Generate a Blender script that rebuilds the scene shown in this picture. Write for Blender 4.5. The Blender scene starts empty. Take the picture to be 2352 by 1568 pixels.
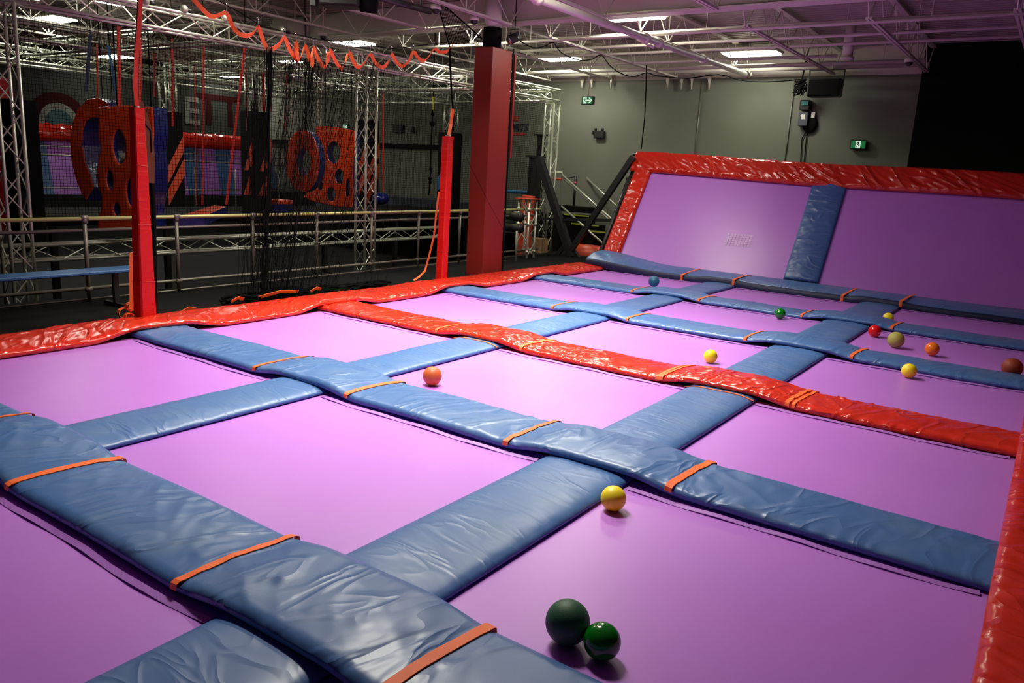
import bpy, math, random
from mathutils import Vector, Matrix, noise
random.seed(7)
# ---------------------------------------------------------------- camera, world, exposure
C = bpy.context.scene.collection
SC = bpy.context.scene
FPX = 1782.7
O = Vector((0, 0, 2.0))
_p, _r, _y = 0.2156, 0.0546, -0.6022
_F = Vector((math.sin(_y)*math.cos(_p), math.cos(_y)*math.cos(_p), -math.sin(_p)))
_R = Vector((math.cos(_y), -math.sin(_y), 0)); _U = _R.cross(_F)
RX = math.cos(_r)*_R + math.sin(_r)*_U
UY = -math.sin(_r)*_R + math.cos(_r)*_U
cd = bpy.data.cameras.new('camera'); cam = bpy.data.objects.new('camera', cd); C.objects.link(cam)
cd.sensor_width = 36.0; cd.lens = FPX/2352*36; cd.clip_end = 200; cd.clip_start = 0.05
m = Matrix((( RX.x, UY.x, -_F.x, O.x), (RX.y, UY.y, -_F.y, O.y), (RX.z, UY.z, -_F.z, O.z), (0, 0, 0, 1)))
cam.matrix_world = m
SC.camera = cam
w = bpy.data.worlds.new('world'); SC.world = w; w.use_nodes = True
w.node_tree.nodes['Background'].inputs[0].default_value = (0.95, 0.95, 0.7, 1)
w.node_tree.nodes['Background'].inputs[1].default_value = 0.02
SC.view_settings.view_transform = 'Standard'; SC.view_settings.look = 'None'
SC.view_settings.gamma = 1; SC.view_settings.use_curve_mapping = False
SC.view_settings.exposure = 0.6
SC.cycles.max_bounces = 6; SC.cycles.use_denoising = True
SC.cycles.sample_clamp_indirect = 6
SC.cycles.caustics_reflective = False; SC.cycles.caustics_refractive = False

def P(u, v, **k):            # where the sight line of a photo point meets the plane x=, y= or z=
    d = _F + (u-1176)/FPX*RX - (v-784)/FPX*UY
    a, val = list(k.items())[0]; i = 'xyz'.index(a)
    return O + d*((val-O[i])/d[i])

# ---------------------------------------------------------------- materials
def mat(name, col, rough=.5, metal=0, spec=.5, emit=0, ecol=None, bump=None, noise_col=None, coat=0, ridge=None):
    m = bpy.data.materials.new(name); m.use_nodes = True
    nt = m.node_tree; b = nt.nodes['Principled BSDF']
    b.inputs['Base Color'].default_value = (*col, 1); b.inputs['Roughness'].default_value = rough
    b.inputs['Metallic'].default_value = metal; b.inputs['Specular IOR Level'].default_value = spec
    b.inputs['Coat Weight'].default_value = coat; b.inputs['Coat Roughness'].default_value = .12
    if emit:
        b.inputs['Emission Color'].default_value = (*(ecol or col), 1); b.inputs['Emission Strength'].default_value = emit
    tc = None
    if bump or noise_col or ridge:
        tc = nt.nodes.new('ShaderNodeTexCoord')
    if bump:
        sc, st, dist = bump[:3]
        mp = nt.nodes.new('ShaderNodeMapping'); mp.inputs['Scale'].default_value = bump[3] if len(bump) > 3 else (1, 1, 1)
        if len(bump) > 4: mp.inputs['Rotation'].default_value = bump[4]
        n = nt.nodes.new('ShaderNodeTexNoise'); n.inputs['Scale'].default_value = sc; n.inputs['Detail'].default_value = 4
        n.inputs['Distortion'].default_value = .8 if len(bump) > 3 else 0
        bp = nt.nodes.new('ShaderNodeBump'); bp.inputs['Strength'].default_value = st; bp.inputs['Distance'].default_value = dist
        nt.links.new(tc.outputs['Object'], mp.inputs[0]); nt.links.new(mp.outputs[0], n.inputs['Vector'])
        nt.links.new(n.outputs['Fac'], bp.inputs['Height']); nt.links.new(bp.outputs[0], b.inputs['Normal'])
    if ridge:                         # creases of stretched vinyl
        sc, st, dist, scl, rot = ridge
        mp0 = nt.nodes.new('ShaderNodeMapping'); mp0.inputs['Rotation'].default_value = rot if isinstance(rot, tuple) else (0, 0, rot)
        mp = nt.nodes.new('ShaderNodeMapping'); mp.inputs['Scale'].default_value = scl
        n = nt.nodes.new('ShaderNodeTexNoise'); n.inputs['Scale'].default_value = sc
        n.inputs['Detail'].default_value = 1.6; n.inputs['Roughness'].default_value = .45; n.inputs['Distortion'].default_value = .9
        mr = nt.nodes.new('ShaderNodeMath'); mr.operation = 'SUBTRACT'; mr.inputs[1].default_value = .5
        ab = nt.nodes.new('ShaderNodeMath'); ab.operation = 'ABSOLUTE'
        mk = nt.nodes.new('ShaderNodeMath'); mk.operation = 'MULTIPLY_ADD'; mk.inputs[1].default_value = -7; mk.inputs[2].default_value = 1; mk.use_clamp = True
        nt.links.new(n.outputs['Fac'], mr.inputs[0]); nt.links.new(mr.outputs[0], ab.inputs[0]); nt.links.new(ab.outputs[0], mk.inputs[0])
        pw = nt.nodes.new('ShaderNodeMath'); pw.operation = 'POWER'; pw.inputs[1].default_value = 1.4
        n3 = nt.nodes.new('ShaderNodeTexNoise'); n3.inputs['Scale'].default_value = 1.3
        ml = nt.nodes.new('ShaderNodeMath'); ml.operation = 'MULTIPLY'
        bp = nt.nodes.new('ShaderNodeBump'); bp.inputs['Strength'].default_value = st; bp.inputs['Distance'].default_value = dist
        nt.links.new(tc.outputs['Object'], mp0.inputs[0]); nt.links.new(mp0.outputs[0], mp.inputs[0]); nt.links.new(mp.outputs[0], n.inputs['Vector']); nt.links.new(tc.outputs['Object'], n3.inputs['Vector'])
        nt.links.new(mk.outputs[0], pw.inputs[0]); nt.links.new(pw.outputs[0], ml.inputs[0]); nt.links.new(n3.outputs['Fac'], ml.inputs[1])
        nt.links.new(ml.outputs[0], bp.inputs['Height']); nt.links.new(bp.outputs[0], b.inputs['Normal'])
    if noise_col:                     # scuffs and wear: a second colour in patches
        c2, sc2, lo, hi = noise_col
        n2 = nt.nodes.new('ShaderNodeTexNoise'); n2.inputs['Scale'].default_value = sc2; n2.inputs['Detail'].default_value = 6
        cr = nt.nodes.new('ShaderNodeValToRGB'); cr.color_ramp.elements[0].position = lo; cr.color_ramp.elements[1].position = hi
        cr.color_ramp.elements[0].color = (*col, 1); cr.color_ramp.elements[1].color = (*c2, 1)
        nt.links.new(tc.outputs['Object'], n2.inputs['Vector']); nt.links.new(n2.outputs['Fac'], cr.inputs[0])
        nt.links.new(cr.outputs[0], b.inputs['Base Color'])
    return m
M = {}
M['bed'] = mat('purple_trampoline_mesh', (.49, .18, .69), .36, spec=.5, bump=(420, .08, .002), noise_col=((.52, .20, .71), .9, .35, .75))
M['hem'] = mat('purple_hem_webbing', (.40, .16, .58), .5)
M['blue'] = mat('blue_vinyl', (.062, .15, .37), .36, spec=.5, ridge=(4.2, .9, .0125, (1, .38, 1), .3), noise_col=((.11, .20, .37), 2.4, .5, .85))
M['bluey'] = mat('blue_vinyl_lengthwise', (.062, .15, .37), .38, spec=.5, ridge=(4.6, .6, .008, (.4, 1.3, 1), .15), noise_col=((.11, .20, .36), 2.4, .5, .85))
M['navy'] = mat('navy_vinyl_edging', (.006, .012, .06), .5)
M['red'] = mat('red_vinyl', (.62, .026, .012), .20, spec=.6, ridge=(4.6, 1, .020, (1, .36, 1), .4), noise_col=((.68, .04, .014), 1.5, .4, .8))
M['redy'] = mat('red_vinyl_lengthwise', (.62, .026, .012), .20, spec=.6, ridge=(3.2, 1, .020, (.4, 1, 1), .5), noise_col=((.68, .04, .014), 1.5, .4, .8))
M['redtop'] = mat('red_vinyl_folds', (.58, .022, .010), .22, spec=.6, ridge=(2.0, 1, .05, (1, .16, .16), (0, .85, 0)))
M['redside'] = mat('red_vinyl_side_folds', (.62, .026, .012), .22, spec=.6, ridge=(3.4, 1, .025, (.4, .8, .8), (0, .3, 0)))
M['blueside'] = mat('blue_vinyl_side_folds', (.05, .12, .33), .36, ridge=(5.5, 1, .016, (.28, .7, .7), (0, .1, 0)))
M['post'] = mat('red_post_padding', (.50, .006, .004), .45, spec=.3, bump=(3, .4, .03, (1, 1, 4)))
M['col'] = mat('dark_red_paint', (.24, .018, .013), .45, spec=.25, bump=(2, .15, .02), noise_col=((.21, .026, .018), 1.2, .4, .7))
M['orange'] = mat('orange_webbing', (.95, .16, .03), .6)
M['strapred'] = mat('red_webbing', (.75, .04, .02), .6)
M['strapblue'] = mat('blue_webbing', (.03, .2, .45), .6)
M['black'] = mat('black_paint', (.012, .012, .012), .45)
M['matte'] = mat('black_cloth', (.006, .006, .006), .9, spec=.1)
M['net'] = mat('black_net_cord', (.003, .003, .003), .9, spec=.05)
M['brown'] = mat('dark_brown_binding', (.09, .025, .012), .8, spec=.2)
M['alu'] = mat('brushed_aluminium', (.60, .63, .50), .36, metal=.7)
M['tube'] = mat('galvanised_tube', (.22, .20, .16), .42, metal=.5)
M['yellowtube'] = mat('yellow_tinted_rail', (.62, .62, .22), .35, metal=.3)
M['wall'] = mat('grey_wall_paint', (.155, .165, .125), .75, bump=(12, .1, .01), noise_col=((.135, .145, .108), .8, .35, .7))
M['blackwall'] = mat('black_wall_paint', (.008, .008, .0075), .9, spec=.1)
M['darkwall'] = mat('charcoal_wall_paint', (.03, .033, .027), .85, spec=.2, bump=(8, .2, .02), noise_col=((.022, .025, .021), .6, .3, .7))
M['ceil'] = mat('white_corrugated_deck', (.36, .33, .27), .6)
M['white'] = mat('white_steel_paint', (.62, .60, .50), .42)
M['carpet'] = mat('charcoal_deck_carpet', (.007, .0075, .0065), .95, spec=.1, bump=(90, .4, .01))
M['floor'] = mat('dark_concrete_floor', (.009, .009, .0085), .8, spec=.2, noise_col=((.014, .013, .012), 1.3, .4, .7))
M['infl_o'] = mat('orange_inflatable_vinyl', (.80, .085, .02), .26, bump=(5, .25, .02), noise_col=((.6, .05, .02), 1.5, .45, .7))
M['infl_b'] = mat('blue_inflatable_vinyl', (.012, .02, .15), .14, bump=(14, .6, .02))
M['chev'] = mat('orange_chevron_vinyl', (.62, .07, .025), .4)
M['lampglow'] = mat('lamp_diffuser', (1, .97, .88), .5, emit=14, ecol=(1, .97, .86))
M['exitgreen'] = mat('exit_sign_green', (.0, .16, .05), .4, emit=.12, ecol=(0, .45, .12))
M['exitwhite'] = mat('exit_sign_white', (.8, .9, .8), .4, emit=.35, ecol=(.75, 1, .8))
M['teal'] = mat('teal_plastic', (.03, .25, .25), .3)
M['darkteal'] = mat('dark_teal_paint', (.008, .045, .05), .8)
M['greybox'] = mat('grey_enclosure', (.07, .08, .1), .4)
M['label'] = mat('white_sticker', (.75, .75, .7), .6)
M['lime'] = mat('lime_step_edge', (.45, .55, .04), .5)
M['wood'] = mat('plywood', (.3, .19, .09), .7, bump=(4, .2, .01, (1, 12, 1)))
M['bench'] = mat('blue_perforated_bench_top', (.03, .12, .3), .4, bump=(60, .8, .01))
M['letterw'] = mat('pale_wall_lettering', (.11, .115, .10), .9)
M['letterr'] = mat('red_wall_lettering', (.02, .002, .002), .9, spec=.1)
M['rope'] = mat('pale_rope', (.55, .5, .33), .8)
M['steelcan'] = mat('chrome_bits', (.75, .75, .72), .2, metal=.9)
M['navytext'] = mat('navy_lettering', (.01, .015, .05), .7)
M['redtext'] = mat('red_lettering', (.45, .04, .03), .7)
M['blueflap'] = mat('blue_banner', (.03, .13, .32), .6)
M['pink'] = mat('pink_tape', (.8, .08, .2), .5)

# ---------------------------------------------------------------- mesh building
ORG = {}
class MB:
    def __init__(s): s.v = []; s.f = []; s.sm = []; s.mi = []; s.cur = 0
    def add(s, vs, fs, smooth=False):
        b = len(s.v); s.v += [Vector(x) for x in vs]
        for f in fs: s.f.append([b+i for i in f]); s.sm.append(smooth); s.mi.append(s.cur)
        return s
    def box(s, c, d, R=None, bev=0):
        x, y, z = d[0]/2, d[1]/2, d[2]/2; c = Vector(c)
        if bev:
            o = []
            for sz in (-1, 1):
                for i, (sx, sy) in enumerate(((-1, -1), (1, -1), (1, 1), (-1, 1))): pass
            lv = []
            prof = [(-z, 1), (-z+bev, 0), (z-bev, 0), (z, 1)]
            for zz, ins in prof:
                e = bev*ins
                for (px, py) in ((-x+e, -y+bev+0*e), (-x+bev, -y+e), (x-bev, -y+e), (x-e, -y+bev), (x-e, y-bev), (x-bev, y-e), (-x+bev, y-e), (-x+e, y-bev)):
                    lv.append(Vector((px, py, zz)))
            fs = [list(range(7, -1, -1)), list(range(24, 32))]
            for k in range(3):
                for i in range(8): j = (i+1) % 8; fs.append([k*8+i, k*8+j, k*8+8+j, k*8+8+i])
            vs = lv
        else:
            vs = [Vector((a*x, b*y, g*z)) for g in (-1, 1) for a, b in ((-1, -1), (1, -1), (1, 1), (-1, 1))]
            fs = [(3, 2, 1, 0), (4, 5, 6, 7), (0, 1, 5, 4), (1, 2, 6, 5), (2, 3, 7, 6), (3, 0, 4, 7)]
        if R is not None: vs = [R @ q for q in vs]
        return s.add([q+c for q in vs], fs)
    def tube(s, p, q, r, n=8, r2=None, caps=True):
        return s.path([p, q], r, n, r2=r2, caps=caps)
    def path(s, pts, r, n=8, r2=None, caps=True, flat=None):
        pts = [Vector(p) for p in pts]; N = len(pts); vs = []
        up = None
        for i, p in enumerate(pts):
            t = (pts[min(i+1, N-1)]-pts[max(i-1, 0)])
            if t.length < 1e-9: t = Vector((0, 0, 1))
            t.normalize()
            if up is None: up = Vector((0, 0, 1)) if abs(t.z) < .9 else Vector((1, 0, 0))
            a = t.cross(up)
            if a.length < 1e-4: a = t.orthogonal()
            a.normalize(); b = a.cross(t); up = b
            rr = r if r2 is None else r+(r2-r)*i/(N-1)
            for k in range(n):
                g = 2*math.pi*k/n
                if flat: vs.append(p+a*math.cos(g)*flat[0]+b*math.sin(g)*flat[1])
                else: vs.append(p+a*math.cos(g)*rr+b*math.sin(g)*rr)
        fs = [[i*n+k, i*n+(k+1) % n, (i+1)*n+(k+1) % n, (i+1)*n+k] for i in range(N-1) for k in range(n)]
        if caps: fs += [list(range(n-1, -1, -1)), [(N-1)*n+k for k in range(n)]]
        return s.add(vs, fs, n > 5)
    def ribbon(s, pts, wid, th=.004, side=None):
        pts = [Vector(p) for p in pts]; N = len(pts); vs = []
        for i, p in enumerate(pts):
            t = (pts[min(i+1, N-1)]-pts[max(i-1, 0)]).normalized()
            sd = Vector(side) if side is not None else Vector((0, 0, 1))
            a = (sd - t*sd.dot(t))
            a = a.normalized() if a.length > 1e-4 else t.orthogonal().normalized()
            b = t.cross(a)
            for x, y in ((-1, -1), (1, -1), (1, 1), (-1, 1)): vs.append(p+a*x*wid/2+b*y*th/2)
        fs = [[i*4+k, i*4+(k+1) % 4, i*4+4+(k+1) % 4, i*4+4+k] for i in range(N-1) for k in range(4)]
        fs += [[3, 2, 1, 0], [(N-1)*4+k for k in range(4)]]
        return s.add(vs, fs)
    def ball(s, c, r, nu=24, nv=14, sc=(1, 1, 1)):
        c = Vector(c); vs = [c+Vector((0, 0, -r*sc[2]))]
        for i in range(1, nv):
            a = -math.pi/2+math.pi*i/nv
            for k in range(nu):
                g = 2*math.pi*k/nu; vs.append(c+Vector((math.cos(a)*math.cos(g)*r*sc[0], math.cos(a)*math.sin(g)*r*sc[1], math.sin(a)*r*sc[2])))
        vs.append(c+Vector((0, 0, r*sc[2]))); fs = []
        for k in range(nu): fs.append([0, 1+(k+1) % nu, 1+k])
        for i in range(nv-2):
            for k in range(nu): a = 1+i*nu+k; b = 1+i*nu+(k+1) % nu; fs.append([a, b, b+nu, a+nu])
        t = len(vs)-1
        for k in range(nu): fs.append([t-nu+k, t-nu+(k+1) % nu, t])
        return s.add(vs, fs, True)
    def build(s, name, mt, parent=None, org=None, origin=None):
        par = ORG.get(parent.name, Vector()) if parent else Vector()
        me = bpy.data.meshes.new(name)
        o0 = Vector(origin) if origin is not None else (par if parent else Vector())
        me.from_pydata([tuple(q-o0) for q in s.v], [], s.f); me.update()
        for mm in (mt if isinstance(mt, (list, tuple)) else [mt]): me.materials.append(M[mm])
        me.polygons.foreach_set('use_smooth', s.sm); me.polygons.foreach_set('material_index', s.mi)
        ob = bpy.data.objects.new(name, me); C.objects.link(ob)
        if parent: ob.parent = parent; ob.location = o0-par
        else: ob.location = o0
        ORG[ob.name] = o0
        return ob

def tag(o, label, cat, group=None, kind=None):
    o['label'] = label; o['category'] = cat
    if group: o['group'] = group
    if kind: o['kind'] = kind
    return o
def thing(name, label, cat, loc=(0, 0, 0), group=None):
    o = bpy.data.objects.new(name, None); C.objects.link(o); o.location = loc; o.empty_display_size = .1
    ORG[o.name] = Vector(loc)
    return tag(o, label, cat, group)
def struct(o): o['kind'] = 'structure'; return o

def shape(loops, depth, bevel=0, res=3):
    """filled 2-D outline with holes, thickened; returns (verts, faces, face normals z) in x,y plane, centred in z"""
    cu = bpy.data.curves.new('tmp', 'CURVE'); cu.dimensions = '2D'; cu.fill_mode = 'BOTH'
    cu.extrude = max(depth/2-bevel, .0005); cu.bevel_depth = bevel; cu.bevel_resolution = res
    for lp in loops:
        sp = cu.splines.new('POLY'); sp.points.add(len(lp)-1); sp.use_cyclic_u = True
        for i, (x, y) in enumerate(lp): sp.points[i].co = (x, y, 0, 1)
    ob = bpy.data.objects.new('tmp', cu); C.objects.link(ob)
    me = bpy.data.meshes.new_from_object(ob)
    vs = [v.co.copy() for v in me.vertices]; fs = [list(p.vertices) for p in me.polygons]; nz = [abs(p.normal.z) for p in me.polygons]
    bpy.data.objects.remove(ob); bpy.data.curves.remove(cu); bpy.data.meshes.remove(me)
    return vs, fs, nz
def text_shape(txt, size, depth, shear=0):
    cu = bpy.data.curves.new('tmp', 'FONT'); cu.body = txt; cu.size = size; cu.extrude = depth/2; cu.shear = shear; cu.offset = size*.02
    ob = bpy.data.objects.new('tmp', cu); C.objects.link(ob)
    me = bpy.data.meshes.new_from_object(ob)
    vs = [v.co.copy() for v in me.vertices]; fs = [list(p.vertices) for p in me.polygons]
    bpy.data.objects.remove(ob); bpy.data.curves.remove(cu); bpy.data.meshes.remove(me)
    return vs, fs
def ell(cx, cy, rx, ry, n=32): return [(cx+rx*math.cos(2*math.pi*i/n), cy+ry*math.sin(2*math.pi*i/n)) for i in range(n)]
def place(vs, o, ex, ey):
    o = Vector(o); ex = Vector(ex).normalized(); ey = Vector(ey).normalized(); ez = ex.cross(ey)
    return [o+ex*v.x+ey*v.y+ez*v.z for v in vs]

ORD = ['first', 'second', 'third', 'fourth', 'fifth', 'sixth', 'seventh', 'eighth', 'ninth', 'tenth', 'eleventh', 'twelfth', 'thirteenth', 'fourteenth']
def sstep(x, a, b):
    t = min(1, max(0, (x-a)/(b-a))); return t*t*(3-2*t)
def nz(x, y, z=0): return noise.noise(Vector((x, y, z)))

# ---------------------------------------------------------------- lights (every lamp hangs in a fixture built further down)
LAMPS = [  # x, y, z, watts, seen
    (-6.5, 18.55, 4.95, 20), (-11.55, 18.15, 4.95, 50), (-7.2, 13.75, 4.93, 62),
    (-16.2, 9.1, 4.95, 22), (-17.4, 8.0, 4.95, 0), (-20.4, 9.7, 4.95, 18), (-26.0, 18.6, 4.9, 10), (-25.5, 14.0, 4.9, 10),
    (-5.3, 9.2, 4.95, 150), (-6.6, 6.9, 4.95, 140), (-4.2, 4.9, 4.95, 88), (-10.2, 7.4, 4.98, 20), (-11.0, 13.2, 4.95, 35), (-15.5, 14.6, 4.95, 22), (-20.5, 16.5, 4.95, 16)]
for i, (x, y, z, wt) in enumerate(LAMPS):
    if not wt: continue
    ld = bpy.data.lights.new('ceiling_lamp_light', 'AREA'); ld.shape = 'RECTANGLE'; ld.size = 1.15; ld.size_y = .55
    ld.energy = wt*1.0; ld.color = (1, .95, .80)
    if wt > 80: ld.spread = math.radians(115)
    lo = bpy.data.objects.new('ceiling_lamp_light', ld); C.objects.link(lo); lo.location = (x, y, z-.09)
# ================================================================ ROOM
def slab(name, c, d, mt):
    return struct(MB().box(c, d).build(name, mt, origin=c))
slab('floor', (-12, 8, -1.1), (32, 30, .2), 'floor')
XL, XR, YB, YN = -27.0, 3.2, 20.0, -5.5
b = MB(); b.box(((XL-3.1)/2-.0, YB+.1, 1.8), (abs(XL+3.1), .2, 5.6)); struct(b.build('wall_back', 'wall', origin=(-15, YB+.1, -1)))
b = MB(); b.box(((XR-3.1)/2, YB+.1, 2.15), (XR+3.1, .2, 6.3)); struct(b.build('wall_back_black', 'blackwall', origin=(0, YB+.1, -1)))
b = MB(); b.box((-15.05, YB+.1, 4.95), (23.9, .2, .7)); struct(b.build('trim_1', 'white', origin=(-15, YB+.1, 4.6)))
slab('wall_left', (XL-.1, 7.25, 2.15), (.2, 25.5, 6.3), 'darkwall')
slab('wall_right', (XR+.1, 7.25, 2.15), (.2, 25.5, 6.3), 'blackwall')
slab('wall_near', (-12, YN-.1, 2.15), (30.4, .2, 6.3), 'darkwall')
# corrugated ceiling deck, ribs running along x
b = MB(); zc = 5.22; vs = []; ny = int((YB-YN)/.075)
yy = YN; pts = []
while yy < YB:
    for dy, dz in ((0, 0), (.08, 0), (.1, .05), (.17, .05)): pts.append((yy+dy, zc+dz))
    yy += .19
pts = [p for p in pts if p[0] <= YB]
vs = [Vector((x, y, z)) for x in (XL, XR) for y, z in pts]; n = len(pts)
b.add(vs, [[i, i+1, n+i+1, n+i] for i in range(n-1)])
b.box((-12, 7.25, 5.34), (30.4, 25.7, .08))
struct(b.build('ceiling', 'ceil', origin=(-12, 7.25, 5.2)))
# dark horizontal rail and skirting on the back wall at the left
b = MB(); b.box((-21.8, YB-.06, 2.64), (10.2, .12, .12)); struct(b.build('trim_2', 'matte', origin=(-21.8, YB, 2.64)))
b = MB(); b.box((-19, YB-.3, -.1), (15.5, .5, 1.9)); struct(b.build('baseboard_back', 'matte', origin=(-19, YB, -1)))

# roof girder (deep, white) with flange
g = thing('roof_girder', 'deep white steel girder crossing the ceiling above the dark red column', 'beam', (-7.5, 12.6, 4.7))
MB().box((-6.6, 12.75, 5.0), (16.5, .1, .46), bev=.01).build('web_panel', 'white', g)
MB().box((-6.6, 12.75, 4.72), (16.5, .3, .03)).build('bottom_flange', 'white', g)
b = MB(); b.path([(-14.85, 12.75, 4.98), (-15.6, 12.75, 5.0), (-15.9, 12.75, 5.15)], .24, 16); b.build('rounded_end', 'white', g)
for k, (xx, lab) in enumerate([(-8.95, '')]):
    pass
# white column head + black collar + padded red column
c = thing('padded_column', 'tall square structural column boxed in dark red padding, black collar on top', 'column', (-9.2, 12.25, -1))
b = MB(); b.box((-9.21, 12.27, 1.6), (.42, .62, 5.2), bev=.012); b.build('red_casing', 'col', c)
MB().box((-8.99, 12.6, 1.65), (.02, .03, 5.2)).build('edge_strip', 'matte', c)
MB().box((-8.985, 12.66, 3.2), (.03, .05, 1.9)).build('loose_flap', 'col', c)
b = MB(); b.tube((-9.2, 12.2, 4.2), (-9.2, 12.2, 4.56), .17, 20); b.build('collar', 'matte', c)
b = MB(); b.tube((-9.2, 12.2, 4.5), (-9.2, 12.2, 5.2), .155, 20); b.build('steel_head', 'white', c)

# roof joists along y
def joist(x, y0, y1, i, far):
    side = 'beyond the white girder' if far else 'on the near side of the white girder'
    j = thing('roof_joist', f'white roof joist {side}, {ORD[i]} from the right wall', 'joist', (x, y0, 4.5), 'roof joists beyond the girder' if far else 'roof joists before the girder')
    zb, zt = 4.57, 5.14
    b = MB(); b.box((x-.03, (y0+y1)/2, zb), (.04, y1-y0-1.0, .035)); b.box((x+.03, (y0+y1)/2, zb), (.04, y1-y0-1.0, .035)); b.build('bottom_chord', 'white', j)
    b = MB(); b.box((x, (y0+y1)/2, zt), (.12, y1-y0, .04)); b.build('top_chord', 'white', j)
    b = MB(); y = y0+.5; n = max(1, round((y1-y0-1.0)/1.2)); st = (y1-y0-1.0)/n
    b.tube((x, y0, zt), (x, y, zb), .011, 5)
    for k in range(n):
        a = y+k*st
        b.tube((x, a, zb), (x, a+st/2, zt), .011, 5); b.tube((x, a+st/2, zt), (x, a+st, zb), .011, 5)
        b.tube((x, a, zb), (x, a, zt), .009, 5)
    b.tube((x, y1-.5, zb), (x, y1, zt), .011, 5)
    b.build('web', 'white', j)
jx = [-1.0, -2.93, -4.85, -6.78, -8.71, -10.64, -12.57, -14.5, -16.43, -18.36, -20.3, -22.2, -24.1]
for i, x in enumerate(jx):
    joist(x, 12.9, 19.95, i, True)
for i, x in enumerate(jx[2:]):
    joist(x, 4.0, 12.55, i+2, False)
# pipes and conduits along x
pl = [(13.6, 4.55, .030, -12.5, 1.0, 'bright white round conduit nearest beyond the girder'), (14.05, 4.66, .035, -9, 1.0, 'white pipe second beyond the girder'),
      (15.0, 4.62, .03, -10.5, 1.2, 'thin white pipe third beyond the girder'), (15.75, 4.6, .028, -13, .8, 'white pipe fourth beyond the girder'),
      (16.95, 4.58, .03, -14, -4.2, 'white pipe ending at the hanging vent stub'), (18.25, 4.62, .045, -14, -2.8, 'bright thick white pipe close to the back wall'),
      (19.5, 4.72, .05, -16, -2.9, 'white pipe running just in front of the grey back wall')]
for y, z, r, x0, x1, lab in pl:
    p = thing('ceiling_pipe', lab, 'pipe', (x0, y, z), 'pipes under the roof deck')
    MB().tube((x0, y, z), (x1, y, z), r, 10).build('pipe_run', 'white', p)
    xx = x0+.8
    while xx < x1: MB().tube((xx, y, z), (xx, y, 5.2), .008, 5).build('hanger', 'white', p); xx += 2.4
p = thing('sprinkler_pipe', 'thick white sprinkler pipe running away from the camera under the ceiling', 'pipe', (-6.8, 14, 4.48))
b = MB(); b.tube((-6.62, 3.3, 4.35), (-6.3, 17.95, 4.38), .060, 14); b.build('pipe_run', 'white', p)
for y in (6, 9.6, 12.9, 13.4, 15.4, 17.8): MB().tube((-6.62+(y-3.3)*.0218, y-.05, 4.35+(y-3.3)*.002), (-6.62+(y-3.3)*.0218, y+.05, 4.35+(y-3.3)*.002), .085, 14).build('coupling', 'white', p)
b = MB(); b.path([P(1462, 78, y=13.2), P(1466, 92, y=13.2), P(1478, 97, y=13.2), P(1502, 109, y=13.2)], .026, 8); b.build('branch_elbow', 'white', p)

p = thing('vent_stub', 'short round white vent hanging down near the black corner', 'vent', (-4.0, 17, 4.3))
MB().tube((-4.02, 17.0, 4.55), (-4.02, 17.0, 5.22), .1, 18).build('vent_tube', 'white', p)
MB().tube((-4.02, 17.0, 4.5), (-4.02, 17.0, 4.56), .13, 18).build('vent_rim', 'white', p)

# ceiling lamps
lab = ['long bright lamp over the wall trampolines at the right', 'bright oval-looking lamp to the right of the dark red column', 'bright lamp beside the thick sprinkler pipe',
       'bright lamp at the top left above the aluminium rig', 'second bright lamp at the top left', 'lamp glimpsed behind the near truss tower', 'small distant lamp above the lettered wall',
       'small distant lamp at the far left of the lettered wall', 'lamp above the middle of the trampoline court', 'lamp above the left of the trampoline court', 'lamp above the near trampolines', 'lamp close to the front truss', 'lamp behind the dark red column',
       'lamp over the middle of the obstacle rig', 'lamp over the far end of the obstacle rig']
for (x, y, z, wt), l in zip(LAMPS, lab):
    t = thing('ceiling_lamp', 'white fluorescent ceiling lamp, '+l, 'lamp', (x, y, z), 'fluorescent ceiling lamps')
    hs = MB().box((x, y, z+.03), (1.3, .62, .07), bev=.012).build('housing', 'white', t)
    MB().box((x, y, z-.02), (1.2, .55, .04)).build('diffuser', 'lampglow', hs)
    b = MB()
    for sx in (-.5, .5): MB().tube((x+sx, y, z+.05), (x+sx, y, 5.22), .006, 5).build('suspension_wire', 'tube', t)

# ================================================================ TRAMPOLINE COURT
TY = 2.6226; Y0 = 1.8216; RW = .653
COLS = [(-5.643, -5.036), (-2.730, -2.077)]
BX = [(-7.98, -5.643), (-5.036, -2.730), (-2.077, 0.0)]
def rowy(k): return Y0+(k-1)*TY
# beds
bl = {(0, 0): 'leftmost one beside the nearest wide blue cross pad', (0, 2): 'nearest right one, hidden below the foreground blue cross pad', (0, 1): 'bottom left corner, partly cut off by the picture', (1, 0): 'at the left edge, beside the near red border',
      (1, 1): 'empty middle one just beyond the nearest blue pad', (1, 2): 'near right one holding the two green balls and the closest yellow ball',
      (2, 0): 'left one between the near red post and the red cross pad', (2, 1): 'middle one holding the rust orange ball', (2, 2): 'empty right one just before the red cross pad',
      (3, 0): 'left one just beyond the red cross pad', (3, 1): 'middle one holding the single yellow ball beyond the red pad', (3, 2): 'right one holding the yellow ball beyond the red pad',
      (4, 0): 'empty left one beneath the second red post', (4, 1): 'middle one before the green ball', (4, 2): 'right one where red, khaki and orange balls lie together',
      (5, 0): 'small looking far left one with the blue ball', (5, 1): 'far middle one under the sloped wall trampoline', (5, 2): 'far right one with a yellow ball at its corner'}
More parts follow.
